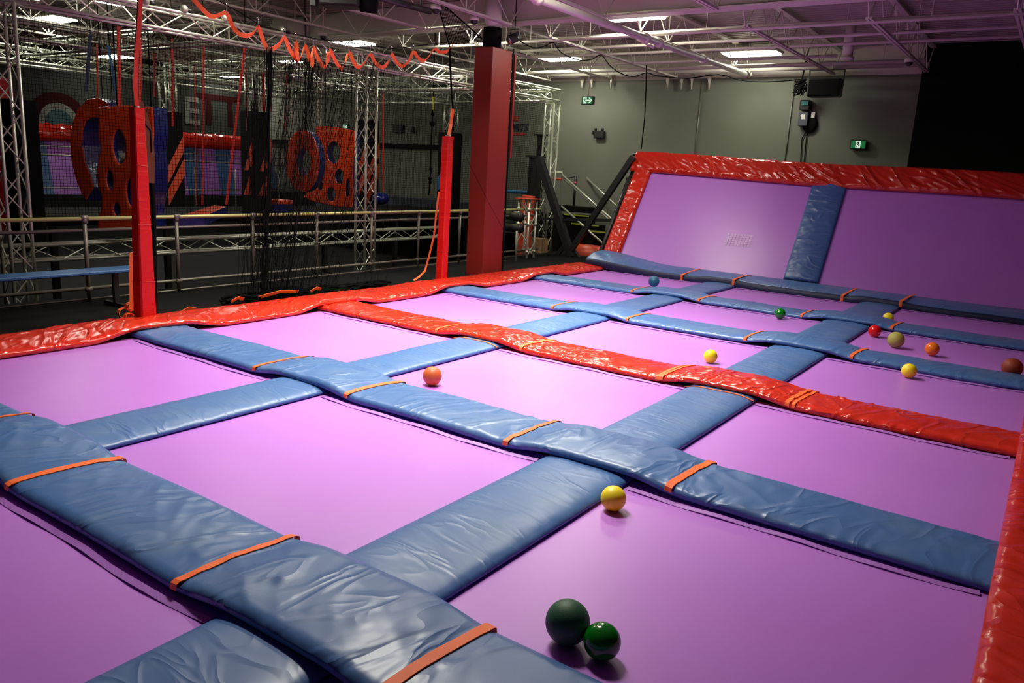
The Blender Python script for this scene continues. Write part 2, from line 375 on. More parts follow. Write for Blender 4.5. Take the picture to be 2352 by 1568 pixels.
for (r, c_), l in bl.items():
    x0, x1 = BX[c_]; y0 = rowy(r)+RW-.12 if r else Y0-TY+RW; y1 = rowy(r+1)+.12
    x0 -= .12; x1 += .12
    t = thing('trampoline_bed', 'purple trampoline bed, '+l, 'trampoline', ((x0+x1)/2, (y0+y1)/2, 0), 'purple trampoline beds of the court')
    b = MB(); nx = 16; ny = 16; vs = []
    for j in range(ny+1):
        for i in range(nx+1):
            u = i/nx; v = j/ny; sag = .012*math.sin(math.pi*u)*math.sin(math.pi*v)
            vs.append((x0+(x1-x0)*u, y0+(y1-y0)*v, -sag))
    b.add(vs, [[j*(nx+1)+i, j*(nx+1)+i+1, (j+1)*(nx+1)+i+1, (j+1)*(nx+1)+i] for j in range(ny) for i in range(nx)], True)
    b.build('bed_mesh', 'bed', t)
    # loose hem flap showing below the pad at the far side
    b = MB(); pts = [(x0+.15+(x1-x0-.3)*i/20, y1-.155-.012*math.sin(i*.5)-.02*math.sin(math.pi*i/20), .008+.004*math.sin(i*1.3)) for i in range(21)]
    b.ribbon(pts, .035, .003, side=(0, 1, .25)); b.build('hem_flap', 'hem', t)

# pads ------------------------------------------------------------------
def pad(name, mt, parent, axis, s0, s1, cen, wid, zb, thick, crown, amp, step=.03, nt=22, seed=0, freq=1.0, sharp=2.0, wfun=None, ang=.5, cap=.03, cpow=2):
    """a vinyl pad running along x or y; zb(s,t) is the underside height; returns mesh and its top surface"""
    r = thick*.55
    def wr(s, y):
        q = (s*freq*3.2+y*ang*6, y*freq*2.0-s*.4)
        a = nz(q[0], q[1], seed); a2 = nz(q[0]*2.3+4, q[1]*1.6, seed+9)
        rid = (1-abs(a)*2)
        rid = max(0, rid)**sharp
        rid2 = max(0, 1-abs(a2)*2.4)**(sharp)
        mask = .35+.65*sstep(nz(s*.8, y*.8, seed+20), -.25, .3)
        return amp*mask*(rid+.6*rid2-.5)+amp*.8*nz(s*1.2, y*1.5, seed+3)
    def top(s, t):
        W = wid(s) if callable(wid) else wid
        y = t*W/2
        e = 1-abs(t); fall = min(1, e*W/2/r) if r > 0 else 1
        return Vector((s, cen+y if not callable(cen) else cen(s)+y, zb(s, t)+thick*1.0+crown*(1-abs(t)**cpow)+wr(s, y)*sstep(e, 0, .12)))
    ns = max(2, int((s1-s0)/step)); b = MB(); vs = []; L = None
    ts = [-1+2*k/(nt-1) for k in range(nt)]
    for i in range(ns+1):
        s = s0+(s1-s0)*i/ns
        endf = 1.0
        d = min(s-s0, s1-s)
        if d < cap: endf = .55+.45*math.sqrt(max(0, 1-(1-d/cap)**2))
        W = wid(s) if callable(wid) else wid; cc = cen(s) if callable(cen) else cen
        ring = [Vector((s, cc-W/2+.01, zb(s, -1))), Vector((s, cc-W/2-.004, zb(s, -1)+thick*.3*endf)), Vector((s, cc-W/2, zb(s, -1)+thick*.72*endf))]
        for t in ts:
            tt = t*(1-r*.9/(W/2)); p = top(s, tt)
            if abs(t) == 1: p.z -= thick*.08
            p.z = zb(s, tt)+(p.z-zb(s, tt))*endf; ring.append(p)
        ring += [Vector((s, cc+W/2, zb(s, 1)+thick*.72*endf)), Vector((s, cc+W/2+.004, zb(s, 1)+thick*.3*endf)), Vector((s, cc+W/2-.01, zb(s, 1)))]
        L = len(ring); vs += ring
    fs = [[i*L+k, (i+1)*L+k, (i+1)*L+(k+1) % L, i*L+(k+1) % L] for i in range(ns) for k in range(L)]
    fs += [list(range(L)), [ns*L+k for k in range(L-1, -1, -1)]]
    if axis == 'y':
        vs = [Vector((v.y, v.x, v.z)) for v in vs]; fs = [f[::-1] for f in fs]
    b.add(vs, fs, True)
    ob = b.build(name, mt, parent)
    def surf(s, t):
        p = top(s, t); return Vector((p.y, p.x, p.z)) if axis == 'y' else p
    return ob, surf
def strap(surf, s, parent, wid, thick, skew=0.0, mt='orange', zb=None):
    """webbing strap lying across a pad"""
    b = MB(); vs = []; N = 26
    for i in range(N+1):
        t = -1.0+2.0*i/N
        for ds in (-.5, .5):
            p = surf(s+ds*wid+skew*(t+1)/2, t*.97); vs.append(p+Vector((0, 0, .007)))
    fs = [[2*i, 2*i+1, 2*i+3, 2*i+2] for i in range(N)]
    n0 = len(vs); vs += [v-Vector((0, 0, .006)) for v in vs]
    fs += [[n0+2*i+2, n0+2*i+3, n0+2*i+1, n0+2*i] for i in range(N)]
    for i in range(N):
        for a in (0, 1):
            q = [2*i+a, 2*i+2+a, n0+2*i+2+a, n0+2*i+a]; fs.append(q if a == 0 else q[::-1])
    # folded down ends
    b.add(vs, fs)
    for t, sg in ((-1.0, -1), (1.0, 1)):
        k = 0 if t < 0 else N
        a0, a1 = vs[2*k], vs[2*k+1]; dd = (surf(s, 1)-surf(s, -1)).normalized()*sg*.012
        dn = Vector((0, 0, -thick*.8))
        off = dd*1.2
        b.add([a0, a1, a1+off*1.5+dn*.25, a0+off*1.5+dn*.25, a1+off*1.9+dn, a0+off*1.9+dn], [[0, 1, 2, 3], [3, 2, 4, 5]])
    ob = b.build('strap', mt, parent)
    return ob

# column pads, one per bay
cl = {(0, 1): 'at the bottom left, its end tucked under the nearest cross pad', (1, 0): 'on the left in the second row of bays', (1, 1): 'wide in the foreground, with the yellow ball at its far end',
      (2, 0): 'left of the rust orange ball, ending at the red cross pad', (2, 1): 'in the middle, ending at the red cross pad', (3, 0): 'left one just beyond the red cross pad', (3, 1): 'right one just beyond the red cross pad',
      (4, 0): 'left one in the fourth row of bays', (4, 1): 'right one in the fourth row of bays', (5, 0): 'last left one before the sloped wall', (5, 1): 'last right one before the sloped wall', (0, 0): 'leftmost one meeting the nearest cross pad'}
for (r, c_), l in cl.items():
    x0, x1 = COLS[c_]; cx = (x0+x1)/2
    ya = rowy(r)+.30 if r else Y0-TY+.4; yb = rowy(r+1)+(.30 if r < 5 else .12)
    t = thing('frame_pad', 'straight blue pad, '+l, 'pad', (cx, (ya+yb)/2, 0), 'blue pads running away from the camera')
    ob, sf = pad('pad_cover', 'bluey', t, 'y', ya, yb, cx, x1-x0, lambda s, t: .004, .035, .028, .0045, step=.035, nt=20, seed=r*7+c_*3, freq=.9, sharp=1.6, ang=-.2, cpow=3.5)
    if r == 2: strap(sf, yb-.36, t, .02, .03, skew=.0)
    if r == 3 and c_ == 0: strap(sf, ya+.42, t, .02, .03)
    b = MB(); b.box((cx, (ya+yb)/2, -.06), (x1-x0-.06, yb-ya, .11)); b.build('frame_beam', 'matte', t)
# row pads
def hump(x, w=.42):
    h = 0
    for a, b_ in COLS: h = max(h, sstep(x, a-w, a+.05)*(1-sstep(x, b_-.05, b_+w)))
    return h
rl = {1: ('blue', 'nearest wide blue cross pad sweeping through the bottom left'), 2: ('blue', 'second long blue cross pad, from the near red post to the right border'),
      3: ('red', 'long shiny red cross pad through the middle of the court'), 4: ('blue', 'blue cross pad just beyond the red one'),
      5: ('blue', 'farthest thin looking blue cross pad, blue and green balls beside it')}
for k, (mt, l) in rl.items():
    cy = rowy(k)+RW/2
    x0 = -8.12
    t = thing('cross_pad', 'vinyl pad, '+l, 'pad', (-4, cy, 0), None if mt == 'red' else 'blue cross pads')
    zb = lambda s, tt: .012+.055*hump(s)+.012*nz(s*.9, k*3.1)
    red = mt == 'red'
    ob, sf = pad('pad_cover', mt, t, 'x', x0, .14, lambda s: cy+.012*nz(s*.7, k), RW-.01, zb, .058, .016, .012 if red else .0075, step=.022 if k < 4 else .03, nt=30 if k < 4 else 20, seed=k*11, freq=1.5 if red else 1.05, sharp=3.2 if red else 2.2, ang=.5)
    b = MB(); b.box((-4, cy, -.06), (8.4, RW-.08, .11)); b.build('frame_beam', 'matte', t)
    for (a, b_) in COLS:
        w_ = .05 if k < 3 else .04
        strap(sf, a-.33, t, w_, .05, skew=.05); strap(sf, b_+.3, t, w_, .05, skew=.05)
    if red: strap(sf, -3.02, t, .04, .05, skew=.08); strap(sf, -1.72, t, .03, .05, skew=.05)

# red borders
def rhump(y, w=.5):
    h = 0
    for k in range(1, 6): a = rowy(k); h = max(h, sstep(y, a-w, a+.08)*(1-sstep(y, a+RW-.08, a+RW+w)))
    return h
t = thing('border_pad', 'long shiny red vinyl border pad along the left side of the court', 'pad', (-8.4, 7, 0))
zb = lambda s, tt: .012+(.075*rhump(s))*(.55+.45*tt)+.01*nz(s, 5)
ob, sf = pad('pad_cover', 'redy', t, 'y', -1.5, 15.1, lambda s: -8.395+.02*nz(s*.6, 2), lambda s: .83+.03*nz(s*.5, 8)-.05*rhump(s), zb, .062, .03, .013, step=.026, nt=32, seed=77, freq=1.3, sharp=3.0, ang=.9)
MB().box((-8.45, 6.8, -.5), (.72, 16.4, 1.0)).build('frame_skirt', 'matte', t)
t = thing('border_pad', 'shiny red vinyl border pad along the right edge of the picture', 'pad', (.45, 7, 0))
zb = lambda s, tt: .03+.05*rhump(s)+.01*nz(s, 15)
ob, sf = pad('pad_cover', 'redy', t, 'y', -.5, 15.3, lambda s: .44+.006*nz(s*.6, 12), .86, zb, .08, .02, .016, step=.022, nt=36, seed=99, freq=1.3, sharp=3.0, ang=-.5)
MB().box((.5, 7.3, -.5), (.72, 15.6, 1.0)).build('frame_skirt', 'matte', t)

# chunky blue pad at the foot of the sloped wall
t = thing('foot_pad', 'thick dark blue pad with upright face along the foot of the sloped wall', 'pad', (-4, 15.3, 0))
b = MB(); vs = []; ns = 300; prof = None
for i in range(ns+1):
    x = -8.42+(8.42+.5)*i/ns
    e = 1-sstep(x, -8.4, -6.6)                        # lifted over the red border at its left end
    lift = .10*e+.035*hump(x, .3)+.008*nz(x*2, 3)
    h = .125-.02*sstep(x, -5, 0)
    def wz(y): return .012*nz(x*3+y*5, y*3, 4)+.02*max(0, 1-abs(nz(x*2.2+y*2.2, y*.8, 8))*3)**2*(.3+.9*e)
    ring = [(15.0, -.06+lift*1.2), (14.93, -.055+lift*1.2), (14.915, .02+lift), (14.92, h-.03+lift), (14.95, h+lift)]
    top0 = h+lift; top1 = .20-.03*sstep(x, -5, 0)+.17*e
    for q in range(1, 13):
        f = q/12; y = 14.95+.72*f; ring.append((y, top0+(top1-top0)*f+.025*math.sin(math.pi*f)+wz(y)*math.sin(math.pi*f)))
    ring += [(15.69, top1-.05), (15.62, -.02)]
    vs += [Vector((x, y, z)) for y, z in ring]; L = len(ring)
fs = []
fm = []
for i in range(ns):
    for k in range(L): fs.append([i*L+k, (i+1)*L+k, (i+1)*L+(k+1) % L, i*L+(k+1) % L])
b.add(vs, fs, True); b.add([], []);
b.f.append(list(range(L))); b.f.append([ns*L+k for k in range(L-1, -1, -1)]); b.sm += [False]*2; b.mi += [0]*2
for q, f in enumerate(b.f[:-2]):
    if q % L in (0, 1, 2, 3): b.mi[q] = 1
b.build('pad_cover', ['blue', 'navy'], t)
for xs in (-6.13, -5.05+.0, -3.02, -2.05):
    b = MB(); l_ = .035*hump(xs, .3)+.10*(1-sstep(xs, -8.4, -6.6))
    b.ribbon([(xs-.02, 14.905, .02+l_), (xs-.02, 14.905, .12+l_), (xs, 14.935, .14+l_), (xs+.02, 15.05, .158+l_), (xs+.05, 15.3, .19+l_*.7), (xs+.08, 15.6, .21)], .05, .006, side=(1, 0, 0)); b.build('strap', 'orange', t)

# sloped wall ------------------------------------------------------------
SL0 = Vector((0, 15.70, .17)); SLD = Vector((0, 1.34, 1.98)); 
Sn = Vector((0, -1.98, 1.34)).normalized(); Su = SLD.normalized(); SLh = SLD.length
def sw(x, h, off=0): return Vector((x, SL0.y, SL0.z))+Su*h+Sn*off
for (xa, xb, l) in ((-8.15, -4.25, 'left one in the sloped wall, with a grid of pale squares'), (-3.75, .2, 'right one in the sloped wall, fading into the dark')):
    t = thing('wall_trampoline', 'big purple tilted trampoline bed, '+l, 'trampoline', tuple(sw((xa+xb)/2, 0)), 'tilted trampolines of the sloped wall')
    b = MB(); n = 20
    vs = [sw(xa+(xb-xa)*i/n, .0+(SLh+.05)*j/n, -.03*math.sin(math.pi*i/n)*math.sin(math.pi*j/n)) for j in range(n+1) for i in range(n+1)]
    b.add(vs, [[j*(n+1)+i, j*(n+1)+i+1, (j+1)*(n+1)+i+1, (j+1)*(n+1)+i] for j in range(n) for i in range(n)], True)
    bm_ = b.build('bed_mesh', 'bed', t)
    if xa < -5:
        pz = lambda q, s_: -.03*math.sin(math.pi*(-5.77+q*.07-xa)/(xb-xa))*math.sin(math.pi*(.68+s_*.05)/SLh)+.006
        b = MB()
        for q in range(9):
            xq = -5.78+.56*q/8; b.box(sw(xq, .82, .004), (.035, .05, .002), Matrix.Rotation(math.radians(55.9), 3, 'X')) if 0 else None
        M['patch'] = mat('pale_square_grid', (.74, .48, .86), .5)
        for q in range(8):  # grid of small paler squares laid just above the bed surface
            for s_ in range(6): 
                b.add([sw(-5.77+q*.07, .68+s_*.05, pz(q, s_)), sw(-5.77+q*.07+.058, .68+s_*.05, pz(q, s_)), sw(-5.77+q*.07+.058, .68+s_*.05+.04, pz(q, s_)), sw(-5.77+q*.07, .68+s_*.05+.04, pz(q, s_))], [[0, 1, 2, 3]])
        b.build('pale_squares', 'patch', bm_)
def sdrop(x): return .15*sstep(x, -8.6, -3.6)+.06*sstep(x, -4, 0)
def slopepad(name, mt, parent, xa, xb, ha, hb, axis, thick, amp, seed, freq=1.2, sharp=3, ang=.5, nt=20, step=.03, bow=0, off0=.0, drop=False):
    """pad lying on the sloped plane; axis 'x' runs sideways, 'h' runs up the slope"""
    if axis == 'x': s0, s1, wd, cen = xa, xb, hb-ha, (ha+hb)/2
    else: s0, s1, wd, cen = ha, hb, xb-xa, (xa+xb)/2
    tmp = bpy.data.objects.new('t', None)
    b0 = MB.build
    store = {}
    def fake(self, nm, m_, par=None, **k): store['b'] = self; return None
    MB.build = fake
    zb_ = lambda s, tt: .005+off0
    ob, sf = pad(name, mt, None, 'x', s0, s1, (lambda s: cen+bow*nz(s*.35, seed+2)-(sdrop(s) if drop else 0)), wd, zb_, thick, .03, amp, step=step, nt=nt, seed=seed, freq=freq, sharp=sharp, ang=ang)
    MB.build = b0; bpy.data.objects.remove(tmp)
    b = store['b']
    if axis == 'x': b.v = [sw(v.x, v.y, v.z) for v in b.v]
    else: b.v = [sw(v.y, v.x, v.z) for v in b.v]; b.f = [f[::-1] for f in b.f]
    ob = b.build(name, mt, parent)
    return ob
t = thing('wall_frame_pad', 'upright blue vinyl strip between the two tilted wall trampolines', 'pad', tuple(sw(-4, 0)))
slopepad('pad_cover', 'blueside', t, -4.34, -3.67, .02, SLh+.05, 'h', .05, .012, 31, freq=1.5, ang=.15, sharp=2.2)
t = thing('wall_border_pad', 'red vinyl strip up the left side of the sloped wall', 'pad', tuple(sw(-8.2, 0)))
slopepad('pad_cover', 'redside', t, -8.44, -8.02, .12, SLh+.35, 'h', .07, .018, 41, freq=1.6, ang=.1)
t = thing('wall_border_pad', 'broad creased red vinyl pad along the top of the sloped wall', 'pad', tuple(sw(-4, SLh)))
slopepad('pad_cover', 'redtop', t, -8.56, .6, SLh-.02, SLh+.52, 'x', .085, .03, 51, freq=1.2, ang=1.1, nt=28, step=.022, bow=.03, off0=.012, drop=True)
# black frame of the sloped wall
t = thing('wall_frame', 'black steel frame bracing the back of the sloped trampoline wall', 'frame', (-8.5, 17, -1))
b = MB(); b.tube(sw(-8.6, -1.0, -.12), sw(-8.6, SLh+.55, -.12), .055, 8); b.build('slanted_member', 'black', t)
b = MB(); b.path([sw(-8.7+i*.31, SLh+.52-sdrop(-8.7+i*.31), -.05) for i in range(31)], .04, 8); b.build('top_rail', 'black', t)
for i in range(14): 
    x = -8.4+i*.68; h_ = SLh-sdrop(x); MB().path([sw(x, h_+.5, .06), sw(x+.02, h_+.57, .0), sw(x+.03, h_+.54, -.08)], .012, 5).build('tie_hook', 'black', t)
for x in (-8.6, -5.8, -4.0, -2.0, .2): MB().box((x, 17.5, .7), (.1, .1, 3.4)).build('rear_post', 'black', t)
b = MB(); b.box((-4.2, 17.3, .5), (9.2, .02, 3.0)); b.build('backing_curtain', 'matte', t)
# ================================================================ DECK, RAIL, POSTS
slab('floor_aisle', (-9.85, 6.5, -.06), (2.1, 24, .1), 'carpet')
def rbox(u0, u1): pass
# red padded posts
def post(lab, x, y, z0, z1, w0, w1, lean=(0, 0)):
    t = thing('padded_post', lab, 'post', (x, y, z0), 'red padded posts on the left border')
    b = MB(); n = 26; vs = []
    for i in range(n+1):
        f = i/n; ww = (w0+(w1-w0)*f)/2+.004*nz(f*14, x+y)
        cx = x+lean[0]*f; cy = y+lean[1]*f; e = ww*.18; z = z0+(z1-z0)*f
        for a, bb in ((-ww+e, -ww), (ww-e, -ww), (ww, -ww+e), (ww, ww-e), (ww-e, ww), (-ww+e, ww), (-ww, ww-e), (-ww, -ww+e)): vs.append((cx+a, cy+bb, z+.004*nz(f*20, a*9, y)))
    fs = [[i*8+k, i*8+(k+1) % 8, i*8+8+(k+1) % 8, i*8+8+k] for i in range(n) for k in range(8)]+[list(range(7, -1, -1)), [n*8+k for k in range(8)]]
    b.add(vs, fs); fsl = b.build('foam_sleeve', 'post', t)
    for f in (.2, .47, .74):
        b = MB(); ww = (w0+(w1-w0)*f)/2+.003; cx = x+lean[0]*f; cy = y+lean[1]*f; z = z0+(z1-z0)*f
        b.path([(cx-ww, cy-ww, z), (cx+ww, cy-ww, z+.01), (cx+ww, cy+ww, z)], .0022, 5); b.build('seam', 'post', fsl)
    b = MB(); b.tube((x+lean[0], y+lean[1], z1-.02), (x+lean[0], y+lean[1], z1+.02), w1*.3, 10); b.build('steel_core', 'tube', t)
    return t
p1 = P(333, 742, z=.08)
post('tall red padded post at the left, tapering to a narrow top', -8.50, 4.84, .06, 2.46, .19, .115, (-.02, .03))
post('shorter looking red padded post just left of the dark red column', -8.74, 10.42, .08, 2.52, .155, .155, (-.06, .12))

# guard rail
g = thing('guard_rail', 'long tube guard rail with yellowish top bar in front of the obstacle rig', 'railing', (-10.5, 8, 0))
b = MB(); b.tube((-10.5, 2.2, 1.08), (-10.5, 16.2, 1.13), .027, 10); b.build('top_bar', 'yellowtube', g)
b = MB(); b.tube((-10.52, 2.2, .925), (-10.52, 16.2, .98), .022, 8); b.build('middle_bar', 'tube', g)
b = MB(); b.tube((-10.52, 2.2, .17), (-10.52, 16.2, .15), .024, 8); b.build('lower_bar', 'tube', g)
b = MB(); b.tube((-10.5, 2.2, .02), (-10.5, 16.2, .035), .014, 6); b.build('base_bar', 'tube', g)
for i in range(9):
    y = 3.9+i*1.31
    b = MB(); b.tube((-10.5, y, .0), (-10.5, y, 1.1), .027, 10); rp = b.build('rail_post', 'tube', g)
    b = MB(); b.tube((-10.5, y-.045, 1.1), (-10.5, y+.045, 1.1), .038, 10); b.tube((-10.5, y, 1.03), (-10.5, y, 1.11), .036, 10); b.build('clamp', 'tube', rp)
    b = MB(); b.tube((-10.5, y-.04, .16), (-10.5, y+.04, .16), .036, 10); b.build('clamp', 'tube', rp)
# bench
t = thing('bench', 'low blue perforated bench beside the guard rail at the left edge', 'bench', (-9.95, 4.5, 0))
MB().box((-9.98, 4.35, .47), (.34, 2.5, .045), bev=.012).build('seat', 'bench', t)
for y in (3.5, 5.3):
    MB().box((-9.98, y, .22), (.06, .06, .46)).build('leg', 'black', t)
    MB().box((-9.98, y, .02), (.5, .06, .04)).build('foot', 'black', t)
t = thing('lime_strip', 'short lime green strip under the left end of the bench', 'strip', (-9.8, 3.4, .38)); MB().box((-9.85, 3.62, .40), (.05, .4, .03)).build('strip_bar', 'lime', t)

# ================================================================ ALUMINIUM RIG
def truss(b_ch, b_web, A, B, s=.27, rch=.025, rw=.010, pitch=.34, up=(0, 0, 1), single=None):
    A = Vector(A); B = Vector(B); d = (B-A); L = d.length; d.normalize(); up = Vector(up)
    a = d.cross(up).normalized(); u = a.cross(d); h = s/2
    cor = [a*h+u*h, -a*h+u*h, -a*h-u*h, a*h-u*h]
    for c_ in cor: b_ch.append((A+c_, B+c_))
    n = max(2, round(L/pitch)); st = L/n
    for q in range(4):
        c0, c1 = cor[q], cor[(q+1) % 4]
        for k in range(n):
            p0 = A+d*(k*st)+(c0 if k % 2 == 0 else c1); p1_ = A+d*((k+1)*st)+(c1 if k % 2 == 0 else c0)
            b_web.tube(p0, p1_, rw, 5, caps=False)
        for k in (0, n): b_web.tube(A+d*k*st+c0, A+d*k*st+c1, rw*1.3, 5, caps=False)
def truss_thing(name, lab, cat, A, B, grp, rch=.025, **k):
    t = thing(name, lab, cat, tuple(A), grp); ch = []; wb = MB(); truss(ch, wb, A, B, **k)
    for p, q in ch: MB().tube(p, q, rch, 8).build('chord', 'alu', t)
    wb.build('lattice', 'alu', t)
    return t
X1, X2, X3 = -11.33, -14.73, -18.03; Y1, Y2, Y3 = 4.72, 11.1, 17.75; ZT = 3.9
tw = [(X1, Y1, -1, 'nearest one, tall at the left edge of the picture'), (X1, Y2, -1, 'slim one in the middle behind the guard rail'), (X1, Y3, -1, 'corner one right of the dark red column'),
      (X2, Y2, 2.96, 'rising from the broken-chevron box at centre left'), (X2, Y3, 2.97, 'rising behind the second red post'),
      (X3, Y2, 2.95, 'rising from the chevron box beside the near holed board'), (X3, Y3, 3.3, 'far one partly hidden by the slim middle tower'), (X3, Y1, -1, 'one hidden at the far left behind the red pad')]
for x, y, z0, l in tw:
    truss_thing('truss_tower', 'aluminium truss tower, '+l, 'truss', (x, y, z0), (x, y, ZT-.14), 'towers of the aluminium rig', up=(0, 1, 0))
sp = [((X1, Y1-.5, ZT-.02), (X1, Y2, ZT+.02), 'front one carrying the orange strap, near half'), ((X1, Y2, ZT+.02), (X1, Y3+.13, ZT+.08), 'front one, far half ending at the corner tower'),
      ((X2, Y1, ZT-.05), (X2, Y2, ZT), 'middle row, near half'), ((X2, Y2, ZT), (X2, Y3, ZT+.05), 'middle row, far half'),
      ((X3, Y1, ZT-.1), (X3, Y2, ZT-.1), 'rear row, near half'), ((X3, Y2, ZT), (X3, Y3, ZT+.05), 'rear row, far half'),
      ((X1-.13, Y2, ZT), (X2+.13, Y2, ZT), 'short cross one between middle towers'), ((X2-.13, Y2, ZT), (X3+.13, Y2, ZT), 'short cross one at the rear of the middle towers'),
      ((X1-.13, Y3, ZT+.06), (X2+.13, Y3, ZT+.05), 'end cross one left of the corner tower'), ((X2-.13, Y3, ZT+.04), (X3+.13, Y3, ZT+.04), 'end cross one at the rear'),
      ((X1-.13, Y1, ZT-.05), (X2+.13, Y1, ZT-.05), 'near cross one at the left edge'), ((-21.5, 5, 4.0), (-21.5, 17.7, 4.1), 'extra one beyond the rear row'),
      ((X1-.1, 8.0, ZT), (X2+.1, 8.0, ZT), 'cross one halfway along the near half'), ((X2-.1, 8.0, ZT), (X3+.1, 8.0, ZT), 'rear cross one halfway along the near half'),
      ((X1-.1, 14.4, ZT), (X3+.1, 14.4, ZT), 'cross one halfway along the far half')]
for A, B, l in sp:
    truss_thing('box_truss', 'horizontal box truss, '+l, 'truss', A, B, 'horizontal trusses of the aluminium rig', pitch=.42)
truss_thing('box_truss', 'low horizontal aluminium truss seen behind the guard rail posts', 'truss', (-13, 3.0, .36), (-13, 15.5, .38), None, s=.24, pitch=.5)
# clamps on top of the front truss
for i, y in enumerate((6.6, 7.2, 7.9, 9.0)):
    t = thing('truss_clamp', f'rounded metal clamp on top of the front truss, {ORD[i]} from the near end', 'clamp', (X1+.13, y, ZT+.15), 'clamps on the front truss')
    b = MB(); b.ball((X1+.15, y, ZT+.19), .06, 12, 8); b.build('clamp_shell', 'alu', t); b = MB(); b.tube((X1+.14, y+.06, ZT+.18), (X1+.14, y+.14, ZT+.18), .035, 8); b.build('clamp_knob', 'black', t)

# nets
def flatnet(name, lab, o, ex, ey, W, H, cell, th, wave=0):
    b = MB(); o = Vector(o); ex = Vector(ex); ey = Vector(ey); nn = ex.cross(ey)
    def pt(a, c_): return o+ex*a+ey*c_+nn*(wave*math.sin(a*2.1+c_*.4))
    nx = int(W/cell); ny = int(H/cell)
    for i in range(nx+1):
        a = i*cell; b.path([pt(a, 0), pt(a, H/2), pt(a, H)], th, 3, caps=False)
    for j in range(ny+1):
        c_ = j*cell; b.path([pt(a, c_) for a in [W*k/14 for k in range(15)]], th, 3, caps=False)
    o_ = b.build(name, 'net', origin=tuple(o)); tag(o_, lab, 'net'); return o_
flatnet('safety_net', 'black square mesh net hanging from the front truss over the guard rail', (X1-.16, 4.9, .95), (0, 1, 0), (0, 0, 1), 12.7, 2.85, .046, .0028)
flatnet('safety_net', 'black mesh net at the far end of the rig before the grey wall', (X1-.2, Y3+.2, .5), (-1, 0, 0), (0, 0, 1), 6.4, 3.3, .05, .0022)
# bunched net curtain
XN = -9.0
t = thing('net_curtain', 'gathered black net curtain hanging in folds between the two red posts', 'net', (XN, 8, 0))
b = MB(); random.seed(11)
def strand(u0, v0, u1, v1, r, jit=.05, off=0):
    A = P(u0, v0, x=XN+off); Bm = P(u1, v1, x=XN+off+random.uniform(-.1, .1)); pts = []
    ph = random.random()*20
    for k in range(13):
        f = k/12; q = A.lerp(Bm, f)
        q += Vector((jit*nz(f*3+ph, ph), jit*1.2*nz(f*3.5, ph+4), 0)); pts.append(q)
    b.path(pts, r, 3, caps=False)
tops = [(612, 100), (625, 105), (655, 88), (672, 110), (680, 132), (690, 140), (700, 104), (712, 145), (720, 110), (740, 150), (758, 118), (780, 155), (800, 122), (822, 152), (850, 125), (868, 152)]
for i in range(20): u = random.gauss(616, 5); strand(u, 105+random.random()*20, 606+random.gauss(0, 7), 660+random.random()*30, .006)
for i in range(42): u = random.gauss(684, 18); strand(u, 130+random.random()*15, 632+random.gauss(0, 14)+(u-688)*.9, 690-random.random()*30, .003, .08)
for i in range(14): u = random.gauss(718, 7); strand(u, 140, 650+random.gauss(0, 14), 690, .0035, .08)
for i in range(44): u = random.uniform(560, 600); strand(u, 150+random.random()*60, 590+random.gauss(0, 22), 700, .0025)
for i in range(70): u = random.uniform(720, 890); strand(u, 150+8*math.sin(u*.1), 640+(u-720)*.75, 700-(u-720)*.14, .0026)
for i in range(10): u = random.uniform(890, 1000); strand(u, 145, 800+(u-890)*.8, 680-(u-890)*.15, .0022)
b.build('net_folds', 'net', t)
b = MB()      # heap of net on the border
for i in range(90):
    u = 545+i*3.6+random.uniform(-6, 6); q = P(u, 722-(u-545)*.155+random.uniform(-14, 5), x=XN+random.uniform(-.25, .05)); q.z = .03+random.random()*.12*(1 if u < 680 else .4)
    b.path([q+Vector((random.uniform(-.1, .1), -.25, -.02)), q+Vector((0, 0, .03)), q+Vector((random.uniform(-.1, .1), .3, -.02))], .02, 5)
b.build('net_heap', 'net', t)
b = MB()      # cross cords of the net
for j in range(40):
    f = j/39; pts = []
    for k in range(20):
        g_ = k/19; ut = 595+(895-595)*g_; ub = 590+(760-590)*g_
        u = ut+(ub-ut)*f; v = 150+(690-150)*f+10*math.sin(g_*9+j); pts.append(P(u, v, x=XN+.04*math.sin(g_*30+j)))
    b.path(pts, .0022, 3, caps=False)
b.build('net_cross_cords', 'net', t)
# orange strap zigzag at the head of the net
t = thing('zigzag_strap', 'orange webbing strap hanging in zigzag loops below the ceiling', 'strap', (XN, 8, 3.5))
zz = [(436, -12), (462, 18), (483, 37), (500, 36), (520, 30), (535, 62), (550, 78), (568, 82), (582, 76), (593, 62), (604, 92), (618, 114), (640, 103), (653, 86), (664, 112), (680, 137), (685, 139), (679, 118), (680, 96), (682, 122), (687, 138), (693, 125), (700, 103), (709, 130), (718, 152), (716, 128), (720, 108), (730, 134), (745, 154), (752, 142), (757, 114), (770, 140), (785, 158), (793, 143), (801, 119), (812, 143), (824, 155), (838, 143), (850, 124), (862, 144), (879, 155), (892, 141), (900, 124), (910, 142), (925, 152), (940, 138), (950, 119), (960, 132), (972, 140), (983, 132), (997, 112), (1008, 119), (1020, 120), (1031, 115), (1040, 101)]
pts = [P(u, v, x=XN+.05*math.sin(i*1.1)) for i, (u, v) in enumerate(zz)]
